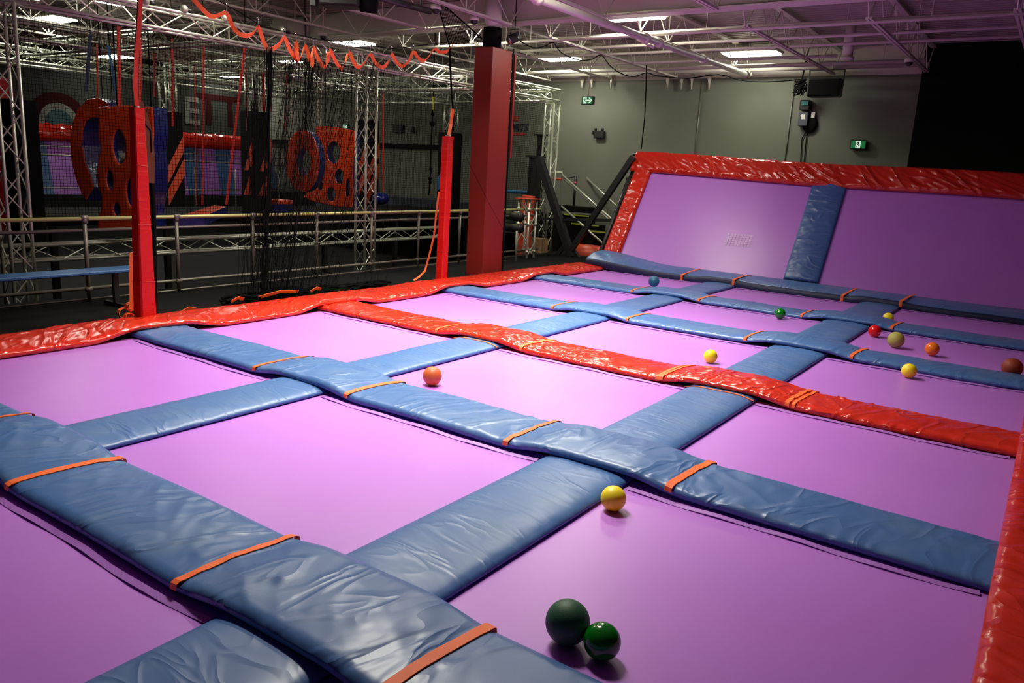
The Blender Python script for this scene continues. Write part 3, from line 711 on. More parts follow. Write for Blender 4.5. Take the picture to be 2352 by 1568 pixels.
# smooth resample
def catmull(p, n=4):
    o_ = []
    for i in range(len(p)-1):
        a, b_, c_, d = p[max(i-1, 0)], p[i], p[i+1], p[min(i+2, len(p)-1)]
        for k in range(n):
            t_ = k/n; o_.append(.5*((2*b_)+(c_-a)*t_+(2*a-5*b_+4*c_-d)*t_**2+(3*b_-a-3*c_+d)*t_**3))
    return o_+[p[-1]]
MB().ribbon(catmull(pts, 3), .055, .004, side=(.35, .2, 1)).build('webbing', 'orange', t)
for (u, v) in ((520, 30), (593, 62), (653, 86), (680, 97), (700, 103), (720, 108), (757, 114), (801, 120), (850, 124), (900, 124), (950, 119), (997, 112)):
    q = P(u, v, x=XN); b = MB(); b.tube(q, q+Vector((0, 0, .09)), .006, 5); b.ball(q+Vector((0, 0, .1)), .014, 8, 6); b.build('snap_hook', 'steelcan', t)
t = thing('support_cable', 'thin dark steel cable holding the orange strap', 'cable', tuple(P(500, 0, x=XN)))
MB().path([P(u, v, x=XN+.03) for u, v in ((490, -5), (560, 34), (600, 60), (660, 74), (720, 88), (850, 104), (900, 112), (1035, 96))], .006, 5).build('cable_run', 'net', t)
# straps and cords at the second post
t = thing('dropped_rope', 'knotted dark cord dropping from the strap end to the second red post', 'cord', tuple(P(1033, 110, x=XN)))
MB().path([P(u, v, x=-8.95) for u, v in ((1033, 110), (1033, 140), (1035, 170), (1037, 210), (1040, 245), (1041, 275), (1040, 300))], .016, 6).build('cord_run', 'net', t)
MB().ribbon([P(1040, 250, x=-8.9), P(1036, 285, x=-8.9), P(1030, 312, x=-8.85)], .06, .005, side=(.3, 1, 0)).build('orange_tail', 'orange', t)
t = thing('tie_strap', 'loose orange strap running down beside the second red post to the border', 'strap', tuple(P(1005, 450, x=-9.1)))
MB().ribbon([P(u, v, x=-9.15) for u, v in ((1008, 440), (1003, 480), (997, 540), (985, 590), (976, 622), (962, 636), (950, 644))], .035, .005, side=(.3, 1, .2)).build('webbing', 'orange', t)
t = thing('corner_net_panel', 'small triangular grey net panel with dark edges left of the column', 'net', tuple(P(1033, 108, x=XN)))
b = MB(); A, B_, D = P(1002, -4, x=XN), P(1033, 108, x=XN), P(1118, 98, x=XN-.1)
for k in range(40):
    f = k/39; b.tube(A.lerp(B_, f), A.lerp(D, f), .0035, 3)
for k in range(26):
    f = k/25; b.tube(A, B_.lerp(D, f), .0035, 3) if 0 else b.tube(A.lerp(D, f), B_.lerp(D, f), .0035, 3)
b.build('net_mesh', 'net', t); b = MB(); b.tube(A, B_, .012, 6); b.tube(A, D, .012, 6); b.build('edge_cord', 'net', t)
t = thing('guy_line', 'thin black line slanting down across the dark red column', 'cord', tuple(P(1042, 280, x=-8.8)))
MB().path([P(u, v, x=-8.85) for u, v in ((1042, 280), (1075, 370), (1120, 460), (1165, 545), (1188, 590))], .004, 4).build('line', 'net', t)
# straps at first post
t = thing('post_strap', 'dark red strap running up from the first red post to the ceiling', 'strap', tuple(P(318, 100, x=-8.6)))
MB().ribbon([P(u, v, x=-8.6) for u, v in ((323, -6), (320, 60), (313, 130), (311, 200), (315, 250))], .045, .006, side=(.4, 1, 0)).build('webbing', 'strapred', t)
MB().path([P(u, v, x=-8.62) for u, v in ((318, -6), (315, 60), (310, 120), (310, 200), (313, 262), (345, 300), (347, 350))], .012, 6).build('dark_cord', 'net', t)
t = thing('post_net_edge', 'black net edge with orange binding hanging down the far side of the first post', 'net', tuple(P(345, 300, x=-8.6)))
MB().ribbon([P(u, v, x=-8.62) for u, v in ((318, 235), (330, 270), (341, 310), (346, 360), (345, 420))], .10, .01, side=(0, 1, 0)).build('binding', 'brown', t)
MB().path([P(u, v, x=-8.75) for u, v in ((330, 250), (346, 380), (352, 480), (354, 600), (356, 735))], .035, 6).build('net_roll', 'net', t)
t = thing('coiled_strap', 'brownish orange strap hanging and coiled at the foot of the first post', 'strap', tuple(P(290, 715, x=-8.9)))
MB().ribbon([P(u, v, x=-8.8) for u, v in ((303, 580), (302, 640), (303, 690), (300, 710))], .05, .006, side=(.3, 1, 0)).build('hanging_end', 'orange', t)
c0 = P(285, 718, x=-8.85)
b = MB()
for q, (dy, dz, rr) in enumerate(((0, 0, .075), (.07, .07, .06), (.03, -.04, .05))):
    b.ribbon([c0+Vector((.02*q, dy+rr*math.cos(a), dz+rr*.8*math.sin(a))) for a in [k*.5 for k in range(13)]], .06, .005, side=(1, 0, 0))
b.build('loops', 'orange', t)
for q, (u, v) in enumerate(((432, 714), (545, 690), (640, 676), (725, 667))):
    t = thing('strap_scrap', ['small orange strap end poking out of the red border behind the first post', 'orange strap loop in the net heap', 'long orange strap edge along the net heap', 'pointed orange strap end near the middle of the border'][q], 'strap', tuple(P(u, v, x=-8.95)))
    c0 = P(u, v, x=-8.93); dd = Vector((0, .10 if q != 2 else .35, .01))
    MB().ribbon([c0-dd, c0+Vector((.02, 0, .04)), c0+dd], .05, .006, side=(.5, 0, 1)).build('webbing', 'orange', t)

# ================================================================ OBSTACLES
def chevron_pad(lab, x, y, z0, z1, wd, chev, seed=0, mtb='matte'):
    t = thing('padded_box', lab, 'pad', (x, y, z0), 'black padded boxes around the rig towers')
    bc = MB().box((x, y, (z0+z1)/2), (wd, wd, z1-z0), bev=.02).build('box_cover', mtb, t)
    for q, poly in enumerate(chev):       # on the +x and -y faces
        for face in (0, 1):
            pts = [(a*wd/2, z0+(z1-z0)*h) for a, h in poly]
            if face == 0: o_, ex = (x+wd/2+.006, y, 0), (0, 1, 0)
            else: o_, ex = (x, y-wd/2-.006, 0), (1, 0, 0)
            vs, fs, _ = shape([pts], .006); b = MB(); b.add(place(vs, o_, ex, (0, 0, 1)), fs); b.build('chevron', 'chev', bc)
ch1 = [[(-1, .22), (-1, .40), (1, .66), (1, .80-.1), (-.2, .5)][:4], [(-1, .02), (-1, .12), (1, .46), (1, .56-.0)][:4]]
ch1 = [[(-1, .28), (1, .62), (1, .78), (-1, .44)], [(-1, .06), (1, .38), (1, .55), (-1, .22)]]
chevron_pad('black padded box with orange chevrons beside the near holed board', X3, Y2, .6, 2.95, .46, ch1)
chevron_pad('black padded box with broken orange chevrons at the centre left', X2, Y2, .55, 2.96, .46, [[(-.4, .48), (1, .78), (1, .55), (.1, .48)], [(-.6, .26), (.4, .44), (.6, .26)]])
chevron_pad('black padded box with orange chevrons hidden behind the slim truss tower', X3, Y3, .6, 3.3, .5, ch1)
t = thing('banner_pad', 'dark padded box with pale blue slashes behind the second red post', 'pad', (X2, Y3, .3))
MB().box((X2, Y3, 1.6), (.5, .5, 2.75), bev=.02).build('box_cover', 'matte', t)
for z_ in (.95, 1.6):
    vs, fs, _ = shape([[(-.2, 0), (.2, .45), (.2, .85), (-.2, .4)]], .006); b = MB(); b.add(place(vs, (X2-.02, Y3-.256, z_-.3), (1, 0, 0), (0, 0, 1)), fs); b.build('slash', 'blueflap', t)
t = thing('padded_pillar', 'bright red padded pillar cut off by the left edge of the picture', 'pillar', (-16.9, 4.95, .3))
q = P(4, 300, x=-15.5); MB().box((q.x, q.y, 1.75), (.36, .36, 2.7), bev=.04).build('foam_cover', 'post', t)
t = thing('dark_pad', 'black padded box half hidden behind the nearest truss tower', 'pad', (-13, 5, .2))
q = P(45, 300, x=-13.6); MB().box((q.x, q.y, 1.5), (.42, .42, 2.35), bev=.03).build('box_cover', 'matte', t)

PHI = math.radians(27); EXI = Vector((math.cos(PHI), math.sin(PHI), 0)); NRM = Vector((math.sin(PHI), -math.cos(PHI), 0))
def PN(u, v, o):              # sight line meets the upright plane through o that faces the camera end of the hall
    d = _F + (u-1176)/FPX*RX - (v-784)/FPX*UY
    return O + d*((o-O).dot(NRM)/d.dot(NRM))
def in_plane(u, v, o): q = PN(u, v, o)-o; return (q.dot(EXI), q.z)
def inflatable(name, lab, o, polys, ovals, depth, bevel, ropes=()):
    t = thing(name, lab, 'inflatable', tuple(o))
    loops = [[in_plane(u, v, o) for u, v in polys]] if isinstance(polys, list) else [ell(*in_plane(polys[0], polys[1], o), abs(in_plane(polys[0]+polys[2], polys[1], o)[0]-in_plane(polys[0], polys[1], o)[0]), abs(in_plane(polys[0], polys[1]-polys[3], o)[1]-in_plane(polys[0], polys[1], o)[1]), 48)]
    for (u, v, ru, rv) in ovals:
        a = in_plane(u, v, o); b_ = in_plane(u+ru, v, o); c_ = in_plane(u, v-rv, o); loops.append(ell(a[0], a[1], abs(b_[0]-a[0]), abs(c_[1]-a[1]), 28))
    vs, fs, nzz = shape(loops, depth, bevel, 4); pv = place(vs, o-NRM*depth/2, EXI, (0, 0, 1))
    for sel, pn, mt in ((lambda n: n > .55, 'face_panel', 'infl_o'), (lambda n: n <= .55, 'side_wall', 'infl_b')):
        b = MB(); b.add(pv, [f for f, n in zip(fs, nzz) if sel(n)], False); b.build(pn, mt, t)
    for (u, v) in ropes:
        q = PN(u, v, o)-NRM*depth/2; MB().tube(q, (q.x, q.y, 5.2), .008, 5).build('hang_line', 'net', t)
def hang(lab, u0, v0, u1, v1, x, wd=.03, mt='strapred', side=(.4, 1, 0)):
    t = thing('hanging_strap', lab, 'strap', tuple(P(u0, v0, x=x)), 'straps hanging in the rig')
    A = P(u0, v0, x=x); B_ = P(u1, v1, x=x); A.z = max(A.z, 3.75) if v0 < 200 else A.z
    MB().ribbon([A, A.lerp(B_, .5), B_], wd, .006, side=side).build('webbing', mt, t)
    MB().tube(A, (A.x, A.y, 5.2), .005, 4).build('top_cord', 'net', t)
o_ = P(290, 385, x=-12.4)
inflatable('holed_board', 'big red-orange inflatable board with oval holes behind the first red post', o_,
           [(229, 252), (290, 247), (345, 252), (348, 300), (344, 345), (348, 390), (346, 440), (340, 470), (344, 520), (290, 522), (228, 524), (229, 500), (237, 480), (237, 450), (228, 425), (226, 390), (234, 345), (230, 310)],
           [(273, 337, 19, 46), (251, 413, 12, 29), (267, 480, 12, 21), (301, 442, 16, 40), (326, 350, 10, 36)], .42, .05, [(250, 256), (330, 256)])
o_ = P(200, 330, x=-14.4)
inflatable('crescent_obstacle', 'orange curved inflatable obstacle with shiny blue inside edge at the left', o_,
           [(243, 238), (222, 228), (200, 232), (180, 252), (168, 285), (163, 325), (166, 370), (176, 410), (190, 445), (197, 455), (212, 430), (205, 405), (193, 375), (185, 335), (186, 300), (195, 275), (210, 266), (232, 268), (250, 262), (252, 248)], [], .5, .03, [(215, 235), (238, 245)])
o_ = P(694, 370, x=-13)
inflatable('ring_obstacle', 'orange inflatable ring with blue rim hanging before the second holed board', o_, (694, 370, 36, 68), [(697, 372, 19, 36)], .34, .04, [(694, 306)])
o_ = P(772, 380, x=-14.1)
inflatable('holed_board', 'orange inflatable board with round holes beside the slim truss tower', o_,
           [(728, 292), (772, 294), (812, 302), (812, 345), (808, 400), (810, 440), (808, 474), (770, 472), (724, 462), (700, 452), (716, 430), (726, 400), (728, 350)],
           [(766, 350, 17, 28), (779, 405, 12, 19), (760, 446, 12, 19), (735, 425, 8, 14), (798, 432, 7, 24)], .4, .03, [(740, 296), (800, 303)])
b = MB(); b.ball(P(874, 456, x=-16.6), .24, 18, 10, (1, 1.2, .75)); tag(b.build('blue_bolster', 'infl_b', origin=tuple(P(874, 456, x=-16.6))), 'dark blue inflatable bolster right of the slim truss tower', 'inflatable')
# tilted ramp
t = thing('balance_ramp', 'low orange topped ramp with blue side lying across the rig deck', 'ramp', tuple(P(460, 485, x=-12.4)))
a, b_, c_, d = P(398, 500, x=-12.0), P(470, 496, x=-11.9), P(520, 474, x=-12.6), P(492, 471, x=-13.2)
b = MB(); dn = Vector((0, 0, -.16)); b.add([a, b_, c_, d, a+dn, b_+dn, c_+dn, d+dn], [[0, 1, 2, 3], [4, 7, 6, 5]]); b.build('ramp_top', 'infl_o', t)
b = MB(); b.add([a, b_, c_, d, a+dn, b_+dn, c_+dn, d+dn], [[0, 4, 5, 1], [1, 5, 6, 2], [2, 6, 7, 3], [3, 7, 4, 0]]); b.build('ramp_side', 'infl_b', t)
t = thing('small_step', 'small orange topped blue block beyond the centre of the guard rail', 'block', tuple(P(636, 460, x=-15)))
q = P(636, 463, x=-15); MB().box(q, (.5, .55, .1), bev=.02).build('top_panel', 'infl_o', t); MB().box(q-Vector((0, 0, .15)), (.5, .55, .2), bev=.02).build('block_side', 'infl_b', t)
# straps
for a in [('red strap left of the tall red post, thick', 272, 60, 275, 245, -13.5, .06), ('thin red strap between the first post and the chevron box', 355, 140, 355, 222, -14, .03), ('bright red strap in front of the truss tower above the chevron box', 396, 90, 397, 290, -13.5, .04),
          ('long red strap right of the chevron box', 468, 80, 465, 470, -13, .03), ('slanting red strap swinging towards the left', 563, 100, 520, 470, -12.5, .045), ('thin red strap left of the broken chevron box', 566, 180, 567, 300, -14, .02),
          ('orange strap on the left of the centre tower', 605, 175, 605, 256, -14.2, .06), ('orange strap on the right of the centre tower', 622, 185, 622, 256, -14.3, .05), ('thin dark red strap left of the ring', 660, 170, 655, 300, -14, .025),
          ('thin red strap right of the slim truss tower', 880, 215, 880, 440, -14, .025), ('faint red strap above the crescent', 223, 110, 225, 225, -14, .025), ('thin red strap beside the pale letters', 448, 190, 452, 470, -15, .02), ('red strap behind the tall post', 322, 90, 322, 245, -13, .04), ('short red strap above the second holed board', 843, 205, 843, 255, -15, .05)]:
    hang(*a)
hang('dark blue strap slanting left at the upper left', 210, 120, 198, 210, -13, .05, 'navy'); hang('light blue strap at the upper left', 249, 115, 272, 240, -14, .04, 'strapblue')
t = thing('knotted_rope', 'black knotted climbing rope with yellow sling before the grey wall', 'rope', tuple(P(992, 230, x=-13)))
MB().ribbon([P(995, 222, x=-13), P(994, 254, x=-13)], .05, .01, side=(.3, 1, 0)).build('yellow_sling', 'lime', t)
b = MB(); b.path([P(u, v, x=-13) for u, v in ((994, 252), (993, 285), (990, 330), (989, 390), (987, 420), (985, 448))], .017, 6)
for u, v, rr in ((994, 262, .05), (993, 284, .07), (989, 388, .045), (990, 395, .04), (988, 410, .05), (988, 418, .045)): b.ball(P(u, v, x=-13), rr, 10, 8)
b.build('rope_with_knots', 'net', t); q = P(995, 222, x=-13); MB().tube(q, (q.x, q.y, 5.2), .012, 5).build('top_cord', 'net', t)
for i, (a, b_, c_) in enumerate((((723, 190), (731, 285), 'left'), ((747, 195), (735, 288), 'right'), ((680, 200), (668, 300), 'far left'))):
    t = thing('hanging_rope', f'thin pale rope holding the orange ring, {c_} one', 'rope', tuple(P(*a, x=-13.3)), 'ropes of the ring')
    q = P(*a, x=-13.3); MB().tube((q.x, q.y, 5.2), P(*b_, x=-13.3), .012, 5).build('rope_run', 'rope', t)
# rig deck edges (dark platforms under the obstacles)
t = thing('rig_platform', 'long black platform under the obstacles behind the guard rail', 'platform', (-15, 11, -.2))
MB().box((-15.5, 12.35, .72), (3.0, 12.1, .1)).build('deck_top', 'matte', t)
for y in (6.5, 8.6, 12.6, 15.0, 18.0):
    MB().box((-14.2, y, -.15), (.1, .1, 1.7)).build('leg', 'black', t)
b = MB(); b.tube((-14.0, 6.3, .78), (-14.0, 18.4, .78), .02, 6); b.build('edge_bar', 'tube', t)
t = thing('dark_ledge', 'dark grey sloping ledge along the foot of the grey wall behind the net', 'platform', (-17, 19, .5))
MB().box((-17.2, 19.1, .62), (8.5, .9, .75)).build('ledge_top', 'greybox', t)

# far wall with its own trampolines
XF = -25.2
for i, (ua, ub, l) in enumerate(((60, 330, 'left'), (425, 570, 'middle'), (600, 660, 'right'))):
    ya = P(ua, 400, x=XF).y; yb = P(ub, 400, x=XF).y
    t = thing('far_wall_trampoline', f'distant purple wall trampoline on the left hall wall, {l} section behind the rig', 'trampoline', (XF, ya, .4), 'distant wall trampolines')
    b = MB(); b.box((XF-.25, (ya+yb)/2, 1.42), (.06, yb-ya, 1.75), Matrix.Rotation(-.22, 3, 'Y')); b.build('bed_mesh', 'bed', t)
    for yy_ in (ya+.1, (ya+yb)/2+.1) if i < 2 else (ya+.1,):
        b = MB(); b.box((XF-.2, yy_+.35, 1.42), (.08, .6, 1.75), Matrix.Rotation(-.22, 3, 'Y')); b.build('frame_pad', 'blue', t)
t = thing('far_border_pad', 'crinkled red pad along the top of the distant wall trampolines', 'pad', (XF, 15, 2.4))
b = MB(); ya, yb = 9.5, 19.4; vs = []; n = 160
for i in range(n+1):
    y = ya+(yb-ya)*i/n
    for k, (dx, dz) in enumerate(((.15, 2.12), (.24, 2.3), (.2, 2.5), (.0, 2.62), (-.4, 2.6), (-.3, 2.1))): vs.append((XF+dx+.22+.07*nz(y*6+dz*5, k*1.3), y, dz+.05*nz(y*5, k+7)+(y-ya)*.012))
b.add(vs, [[i*6+k, i*6+(k+1) % 6, i*6+6+(k+1) % 6, i*6+6+k] for i in range(n) for k in range(6)], True); b.build('pad_cover', 'redtop', t)
t = thing('far_railing', 'thin double tube railing before the distant wall trampolines', 'railing', (-22, 14, 0))
for z_, u, v in ((0, 480, 355), (1, 480, 372), (2, 480, 436)):
    q = P(u, v, x=-22); MB().tube((-22, 8.0, q.z), (-22, 18.5, q.z), .022, 6).build('rail_bar', 'tube', t)
for u in (446, 540, 640): q = P(u, 380, x=-22); MB().tube((-22, q.y, -.2), (-22, q.y, 1.6), .025, 6).build('rail_post', 'tube', t)
t = thing('target_board', 'round dartboard-like target with dark teal centre on the left hall wall', 'target', tuple(P(140, 280, x=-26.8)))
q = P(140, 282, x=-26.85)
for k, (rr, mt) in enumerate(((.95, 'letterr'), (.62, 'letterw'), (.42, 'darkteal'))):
    vs, fs, _ = shape([ell(0, 0, rr, rr, 40)], .02); b = MB(); b.add(place(vs, (XL+.015+.02*k, q.y, q.z), (0, 1, 0), (0, 0, 1)), fs); b.build(['outer_ring', 'middle_ring', 'bullseye'][k], mt, t)
# wall lettering (only fragments are legible)
for (u, v, txt, mt, sz, l) in ((372, 255, 'E', 'letterw', 1.35, 'pale grey painted letter E on the dark left hall wall'), (455, 278, 'TT', 'letterr', 1.55, 'dark red painted letters on the left hall wall above the red pad')):
    q = P(422 if txt == 'E' else u, 282, x=XL+.02); vs, fs = text_shape(txt, sz, .02); b = MB(); b.add(place(vs, (XL+.02, q.y, q.z), (0, 1, 0), (0, 0, 1)), fs)
    tag(b.build('wall_letter', mt, origin=tuple(q)), l, 'lettering')
q = P(1214, 301, y=YB-.02); vs, fs = text_shape('SPORTS', .30, .01, .25); wmax = max(v.x for v in vs)
b = MB(); b.add(place(vs, (q.x-wmax, YB-.02, q.z), (1, 0, 0), (0, 0, 1)), fs)
t = thing('wall_sign', 'small wall sign reading SPORTS in navy with red bars, by the column', 'sign', (q.x-wmax, YB-.02, q.z)); b.build('navy_word', 'navytext', t)
MB().box((q.x-.62, YB-.02, q.z-.09), (1.0, .01, .07)).build('red_underline', 'redtext', t)
b = MB()
for k in range(5): b.box((q.x-1.15+k*.17, YB-.02, q.z+.36), (.13, .01, .15))
b.build('red_top_line', 'redtext', t)
q = P(915, 295, y=YB-.06); tag(MB().box(q, (.46, .1, .26), bev=.01).build('wall_screen', 'black', origin=tuple(q)), 'small dark wall box behind the net, left of the knotted rope', 'box')
q = P(949, 298, y=YB-.05); tag(MB().box(q, (.1, .08, .2), bev=.01).build('wall_switch', 'black', origin=tuple(q)), 'tiny black wall switch right of the dark wall box', 'switch')
# ================================================================ BACK RIGHT CORNER AND WALL FITTINGS
RUN = [[(.10, .90), (.17, .97), (.24, .90), (.17, .83)],
       [(-.02, .80), (.12, .82), (.22, .74), (.16, .52), (.30, .34), (.42, .34), (.42, .26), (.26, .24), (.08, .46), (.0, .30), (-.16, .08), (-.25, .12), (-.10, .34), (.02, .58), (.0, .70), (-.12, .66), (-.14, .52), (-.21, .54), (-.18, .72)],
       [(.2, .72), (.30, .60), (.38, .64), (.38, .56), (.28, .52), (.16, .62)]]
def exit_sign(lab, q, w_, h_, arrow, hangs, grp='green running man exit signs'):
    t = thing('exit_sign', lab, 'sign', tuple(q), grp); x, y, z = q
    hs_ = MB().box((x, y, z), (w_, .1, h_), bev=.012).build('housing', 'black', t)
    MB().box((x, y-.053, z), (w_*.86, .008, h_*.78)).build('green_panel', 'exitgreen', hs_)
    wx = x-(w_*.18 if arrow else 0.0)
    MB().box((wx, y-.060, z), (h_*.48, .006, h_*.74)).build('white_panel', 'exitwhite', hs_)
    b = MB(); s = h_*.72
    for lp in RUN:
        vs, fs, _ = shape([[((a-.08)*s*.75, (c_-.5)*s) for a, c_ in lp]], .004); b.add(place(vs, (wx, y-.066, z), (1, 0, 0), (0, 0, 1)), fs)
    b.build('running_figure', 'exitgreen' if arrow else 'black', hs_)
    if arrow:
        vs, fs, _ = shape([[(-.09, .015), (.02, .015), (-.03, .07), (.01, .07), (.08, 0), (.01, -.07), (-.03, -.07), (.02, -.015), (-.09, -.015)]], .004)
        b = MB(); b.add(place([v*(w_/.36) for v in vs], (x+w_*.2, y-.06, z), (1, 0, 0), (0, 0, 1)), fs); b.build('arrow', 'exitwhite', hs_)
    if hangs: MB().tube((x, y, z+h_/2), (x, y, 5.2), .012, 6).build('drop_rod', 'white', t)
exit_sign('exit sign with running man and arrow hanging on a rod right of the column', P(1351, 231, y=17.3), .33, .2, True, True)
exit_sign('exit sign with running man on the dark grey wall above the wall trampolines', P(1972, 332, y=YB-.08), .36, .22, False, False)
exit_sign('small distant exit sign with arrow behind the second holed board', P(795, 291, y=YB-.08), .3, .18, True, False)
# emergency light
q = P(1377, 309, y=YB-.08); t = thing('emergency_light', 'black emergency light box with two small lamp heads on the grey wall', 'lamp', tuple(q))
MB().box(q, (.3, .12, .2), bev=.012).build('battery_box', 'black', t)
for sx in (-.12, .1): b = MB(); b.ball(q+Vector((sx, -.03, .14)), .042, 12, 8); b.tube(q+Vector((sx, 0, .08)), q+Vector((sx, 0, .13)), .012, 6); b.build('lamp_head', 'black', t)
MB().box(q+Vector((-.22, 0, .05)), (.05, .06, .1)).build('junction_box', 'black', t)
# electrical units
q = P(1845, 262, y=YB-.12); t = thing('control_cabinet', 'dark control box with white sticker on the wall below the speaker', 'box', tuple(q))
MB().box(q+Vector((.02, .02, -.12)), (.22, .16, .32), bev=.01).build('lower_box', 'greybox', t); lb = bpy.data.objects['lower_box']
MB().box(q+Vector((.03, .0, .2)), (.24, .2, .24), bev=.02).build('upper_unit', 'black', t); uu = bpy.data.objects['upper_unit']
MB().box(q+Vector((.04, -.11, .24)), (.16, .02, .1), bev=.006).build('teal_display', 'teal', uu)
MB().box(q+Vector((.02, -.065, -.07)), (.09, .008, .11)).build('sticker', 'label', lb)
q2 = P(1868, 264, y=YB-.08); MB().box(q2, (.09, .05, .13), bev=.006).build('socket_plate', 'label', t)
q3 = P(1860, 285, y=YB-.06); b = MB(); b.ball(q3, .17, 12, 8, (1, .3, 1.2)); b.build('cable_bundle', 'matte', t)
# speaker
q = P(1895, 202, y=19.2); t = thing('wall_speaker', 'big black box speaker hanging in a bracket below the ceiling', 'speaker', tuple(q))
MB().box(q, (.72, .34, .40), bev=.03).build('cabinet', 'black', t); MB().box(q+Vector((0, -.175, 0)), (.64, .02, .33)).build('grille', 'matte', t)
b = MB(); 
for sx in (-.38, .38): b.box(q+Vector((sx, 0, .18)), (.02, .05, .42))
b.box(q+Vector((0, 0, .39)), (.78, .05, .02)); b.build('bracket', 'black', t)
q = P(1838, 200, y=19.5); t = thing('cable_cluster', 'tangle of black cables and clips left of the speaker', 'cable', tuple(q))
b = MB(); random.seed(5)
for k in range(14): b.path([q+Vector((random.uniform(-.15, .15), random.uniform(-.05, .05), random.uniform(-.2, .2))) for _ in range(4)], .018, 5)
b.build('cable_tangle', 'matte', t); MB().tube(q, (q.x, q.y+.3, 5.2), .02, 5).build('cable_riser', 'matte', t)
# conduits
for (a, b_, l) in (((1613, 190), (1607, 362), 'left one on the grey wall'), ((1823, 205), (1815, 376), 'middle one on the grey wall left of the control box')):
    A = P(*a, y=YB-.03); B_ = P(*b_, y=YB-.03); t = thing('wall_conduit', 'thin vertical metal conduit, '+l, 'pipe', tuple(B_), 'conduits on the back wall')
    MB().tube((A.x, A.y, 4.55), (A.x, A.y, B_.z-.8), .016, 6).build('conduit_run', 'tube', t)
t = thing('wall_cable', 'pair of dark cables dropping from the control box behind the sloped wall', 'cable', tuple(P(1850, 310, y=YB-.03)))
for pts in (((1853, 300), (1842, 318), (1838, 380)), ((1856, 300), (1852, 320), (1846, 382))): MB().path([P(u, v, y=YB-.03) for u, v in pts], .012, 5).build('cable_run', 'matte', t)
# white brackets on wall top
for i, (u, wd) in enumerate(((1336, .2), (1358, .15), (1403, .12), (1532, .16), (1565, .1), (1588, .1), (1628, .14))):
    q = P(u, 190, y=YB-.12); t = thing('wall_bracket', f'small white steel bracket under the ceiling edge on the grey wall, {ORD[i]} from the left', 'bracket', tuple(q), 'brackets along the wall top')
    vs, fs, _ = shape([[(-wd/2, .22), (wd/2, .22), (wd/4, -.02), (wd/6, -.16), (0, -.02)]], .05); b = MB(); b.add(place(vs, q, (1, 0, 0), (0, 0, 1)), fs); b.build('bracket_plate', 'white', t)
# swagged cable
t = thing('swagged_cable', 'black cable swagged between joists towards the speaker', 'cable', tuple(P(1485, 168, y=17)))
pts = [P(u, v, y=12.9+(u-1190)*.0105) for u, v in ((1190, 92), (1225, 110), (1250, 106), (1271, 98), (1290, 122), (1330, 138), (1360, 136), (1381, 126), (1400, 150), (1425, 168), (1455, 176), (1485, 167), (1510, 174), (1580, 180), (1650, 171), (1700, 184), (1760, 188), (1825, 184))]
MB().path(catmull(pts, 3), .012, 5).build('cable_run', 'matte', t)
t = thing('drop_rope', 'thin black rope dropping from the ceiling to the top left of the sloped wall', 'rope', tuple(P(1485, 167, y=17.3)))
MB().path([P(u, v, y=17.3) for u, v in ((1485, 150), (1484, 200), (1481, 270), (1473, 342))], .014, 5).build('rope_run', 'net', t)
# stage light by the column
q = P(1182, 88, y=12.4); t = thing('spotlight', 'small black theatre spotlight clamped right of the column head', 'lamp', tuple(q))
b = MB(); b.tube(q+Vector((-.03, -.12, -.05)), q+Vector((.02, .12, .06)), .085, 16); b.build('lamp_can', 'black', t)
b = MB(); b.tube(q+Vector((-.03, -.125, -.052)), q+Vector((-.03, -.12, -.05)), .07, 16); b.build('lens', 'steelcan', t)
b = MB(); b.path([q+Vector((-.1, 0, 0)), q+Vector((-.1, 0, .16)), q+Vector((.1, 0, .16)), q+Vector((.1, 0, 0))], .012, 5); b.tube(q+Vector((0, 0, .16)), q+Vector((0, 0, 1.0)), .012, 5); b.build('yoke', 'black', t)
# objects at the top edge
q = P(785, 2, z=4.45); t = thing('projector', 'black projector-like unit hanging at the very top of the picture', 'projector', tuple(q))
R45 = Matrix.Rotation(math.radians(34), 3, 'Z')
MB().box(q, (.62, .4, .2), R45, bev=.03).build('body', 'black', t); MB().box(q+R45 @ Vector((-.42, 0, 0)), (.1, .28, .24), R45, bev=.01).build('end_shutter', 'black', t)
b = MB(); b.tube(q+R45 @ Vector((.30, 0, -.02)), q+R45 @ Vector((.55, 0, -.03)), .13, 14); b.build('lens_barrel', 'matte', t); MB().tube(q, q+Vector((0, 0, .7)), .02, 6).build('mount_pole', 'black', t)
A, B_ = P(872, -6, z=4.4), P(988, 26, z=4.4); t = thing('light_bar', 'long black tube light bar at the top, left of the column', 'lamp', tuple(A))
MB().tube(A, B_, .05, 12).build('bar_body', 'black', t)
b = MB(); b.tube(A.lerp(B_, .3), A.lerp(B_, .3)+Vector((0, 0, .6)), .012, 5); b.tube(A.lerp(B_, .8), A.lerp(B_, .8)+Vector((0, 0, .6)), .012, 5); b.build('hanger', 'black', t)
for (u, v, z_, l) in ((1001, 22, 4.5, 'between the light bar and the grey net panel'), (1089, 47, 4.5, 'just left of the column head'), (742, 83, 4.4, 'above the orange strap'), (2088, 143, 4.45, 'at the end of a joist near the black corner')):
    q = P(u, v, z=z_); t = thing('dome_camera', 'small white and black dome camera '+l, 'camera', tuple(q), 'ceiling dome cameras')
    MB().tube(q+Vector((0, 0, .0)), q+Vector((0, 0, .07)), .085, 16).build('mount', 'white', t); b = MB(); b.ball(q, .07, 14, 8); b.build('dome', 'black', t)
    MB().tube(q+Vector((0, 0, .06)), q+Vector((0, 0, .7)), .012, 6).build('stem', 'white', t)

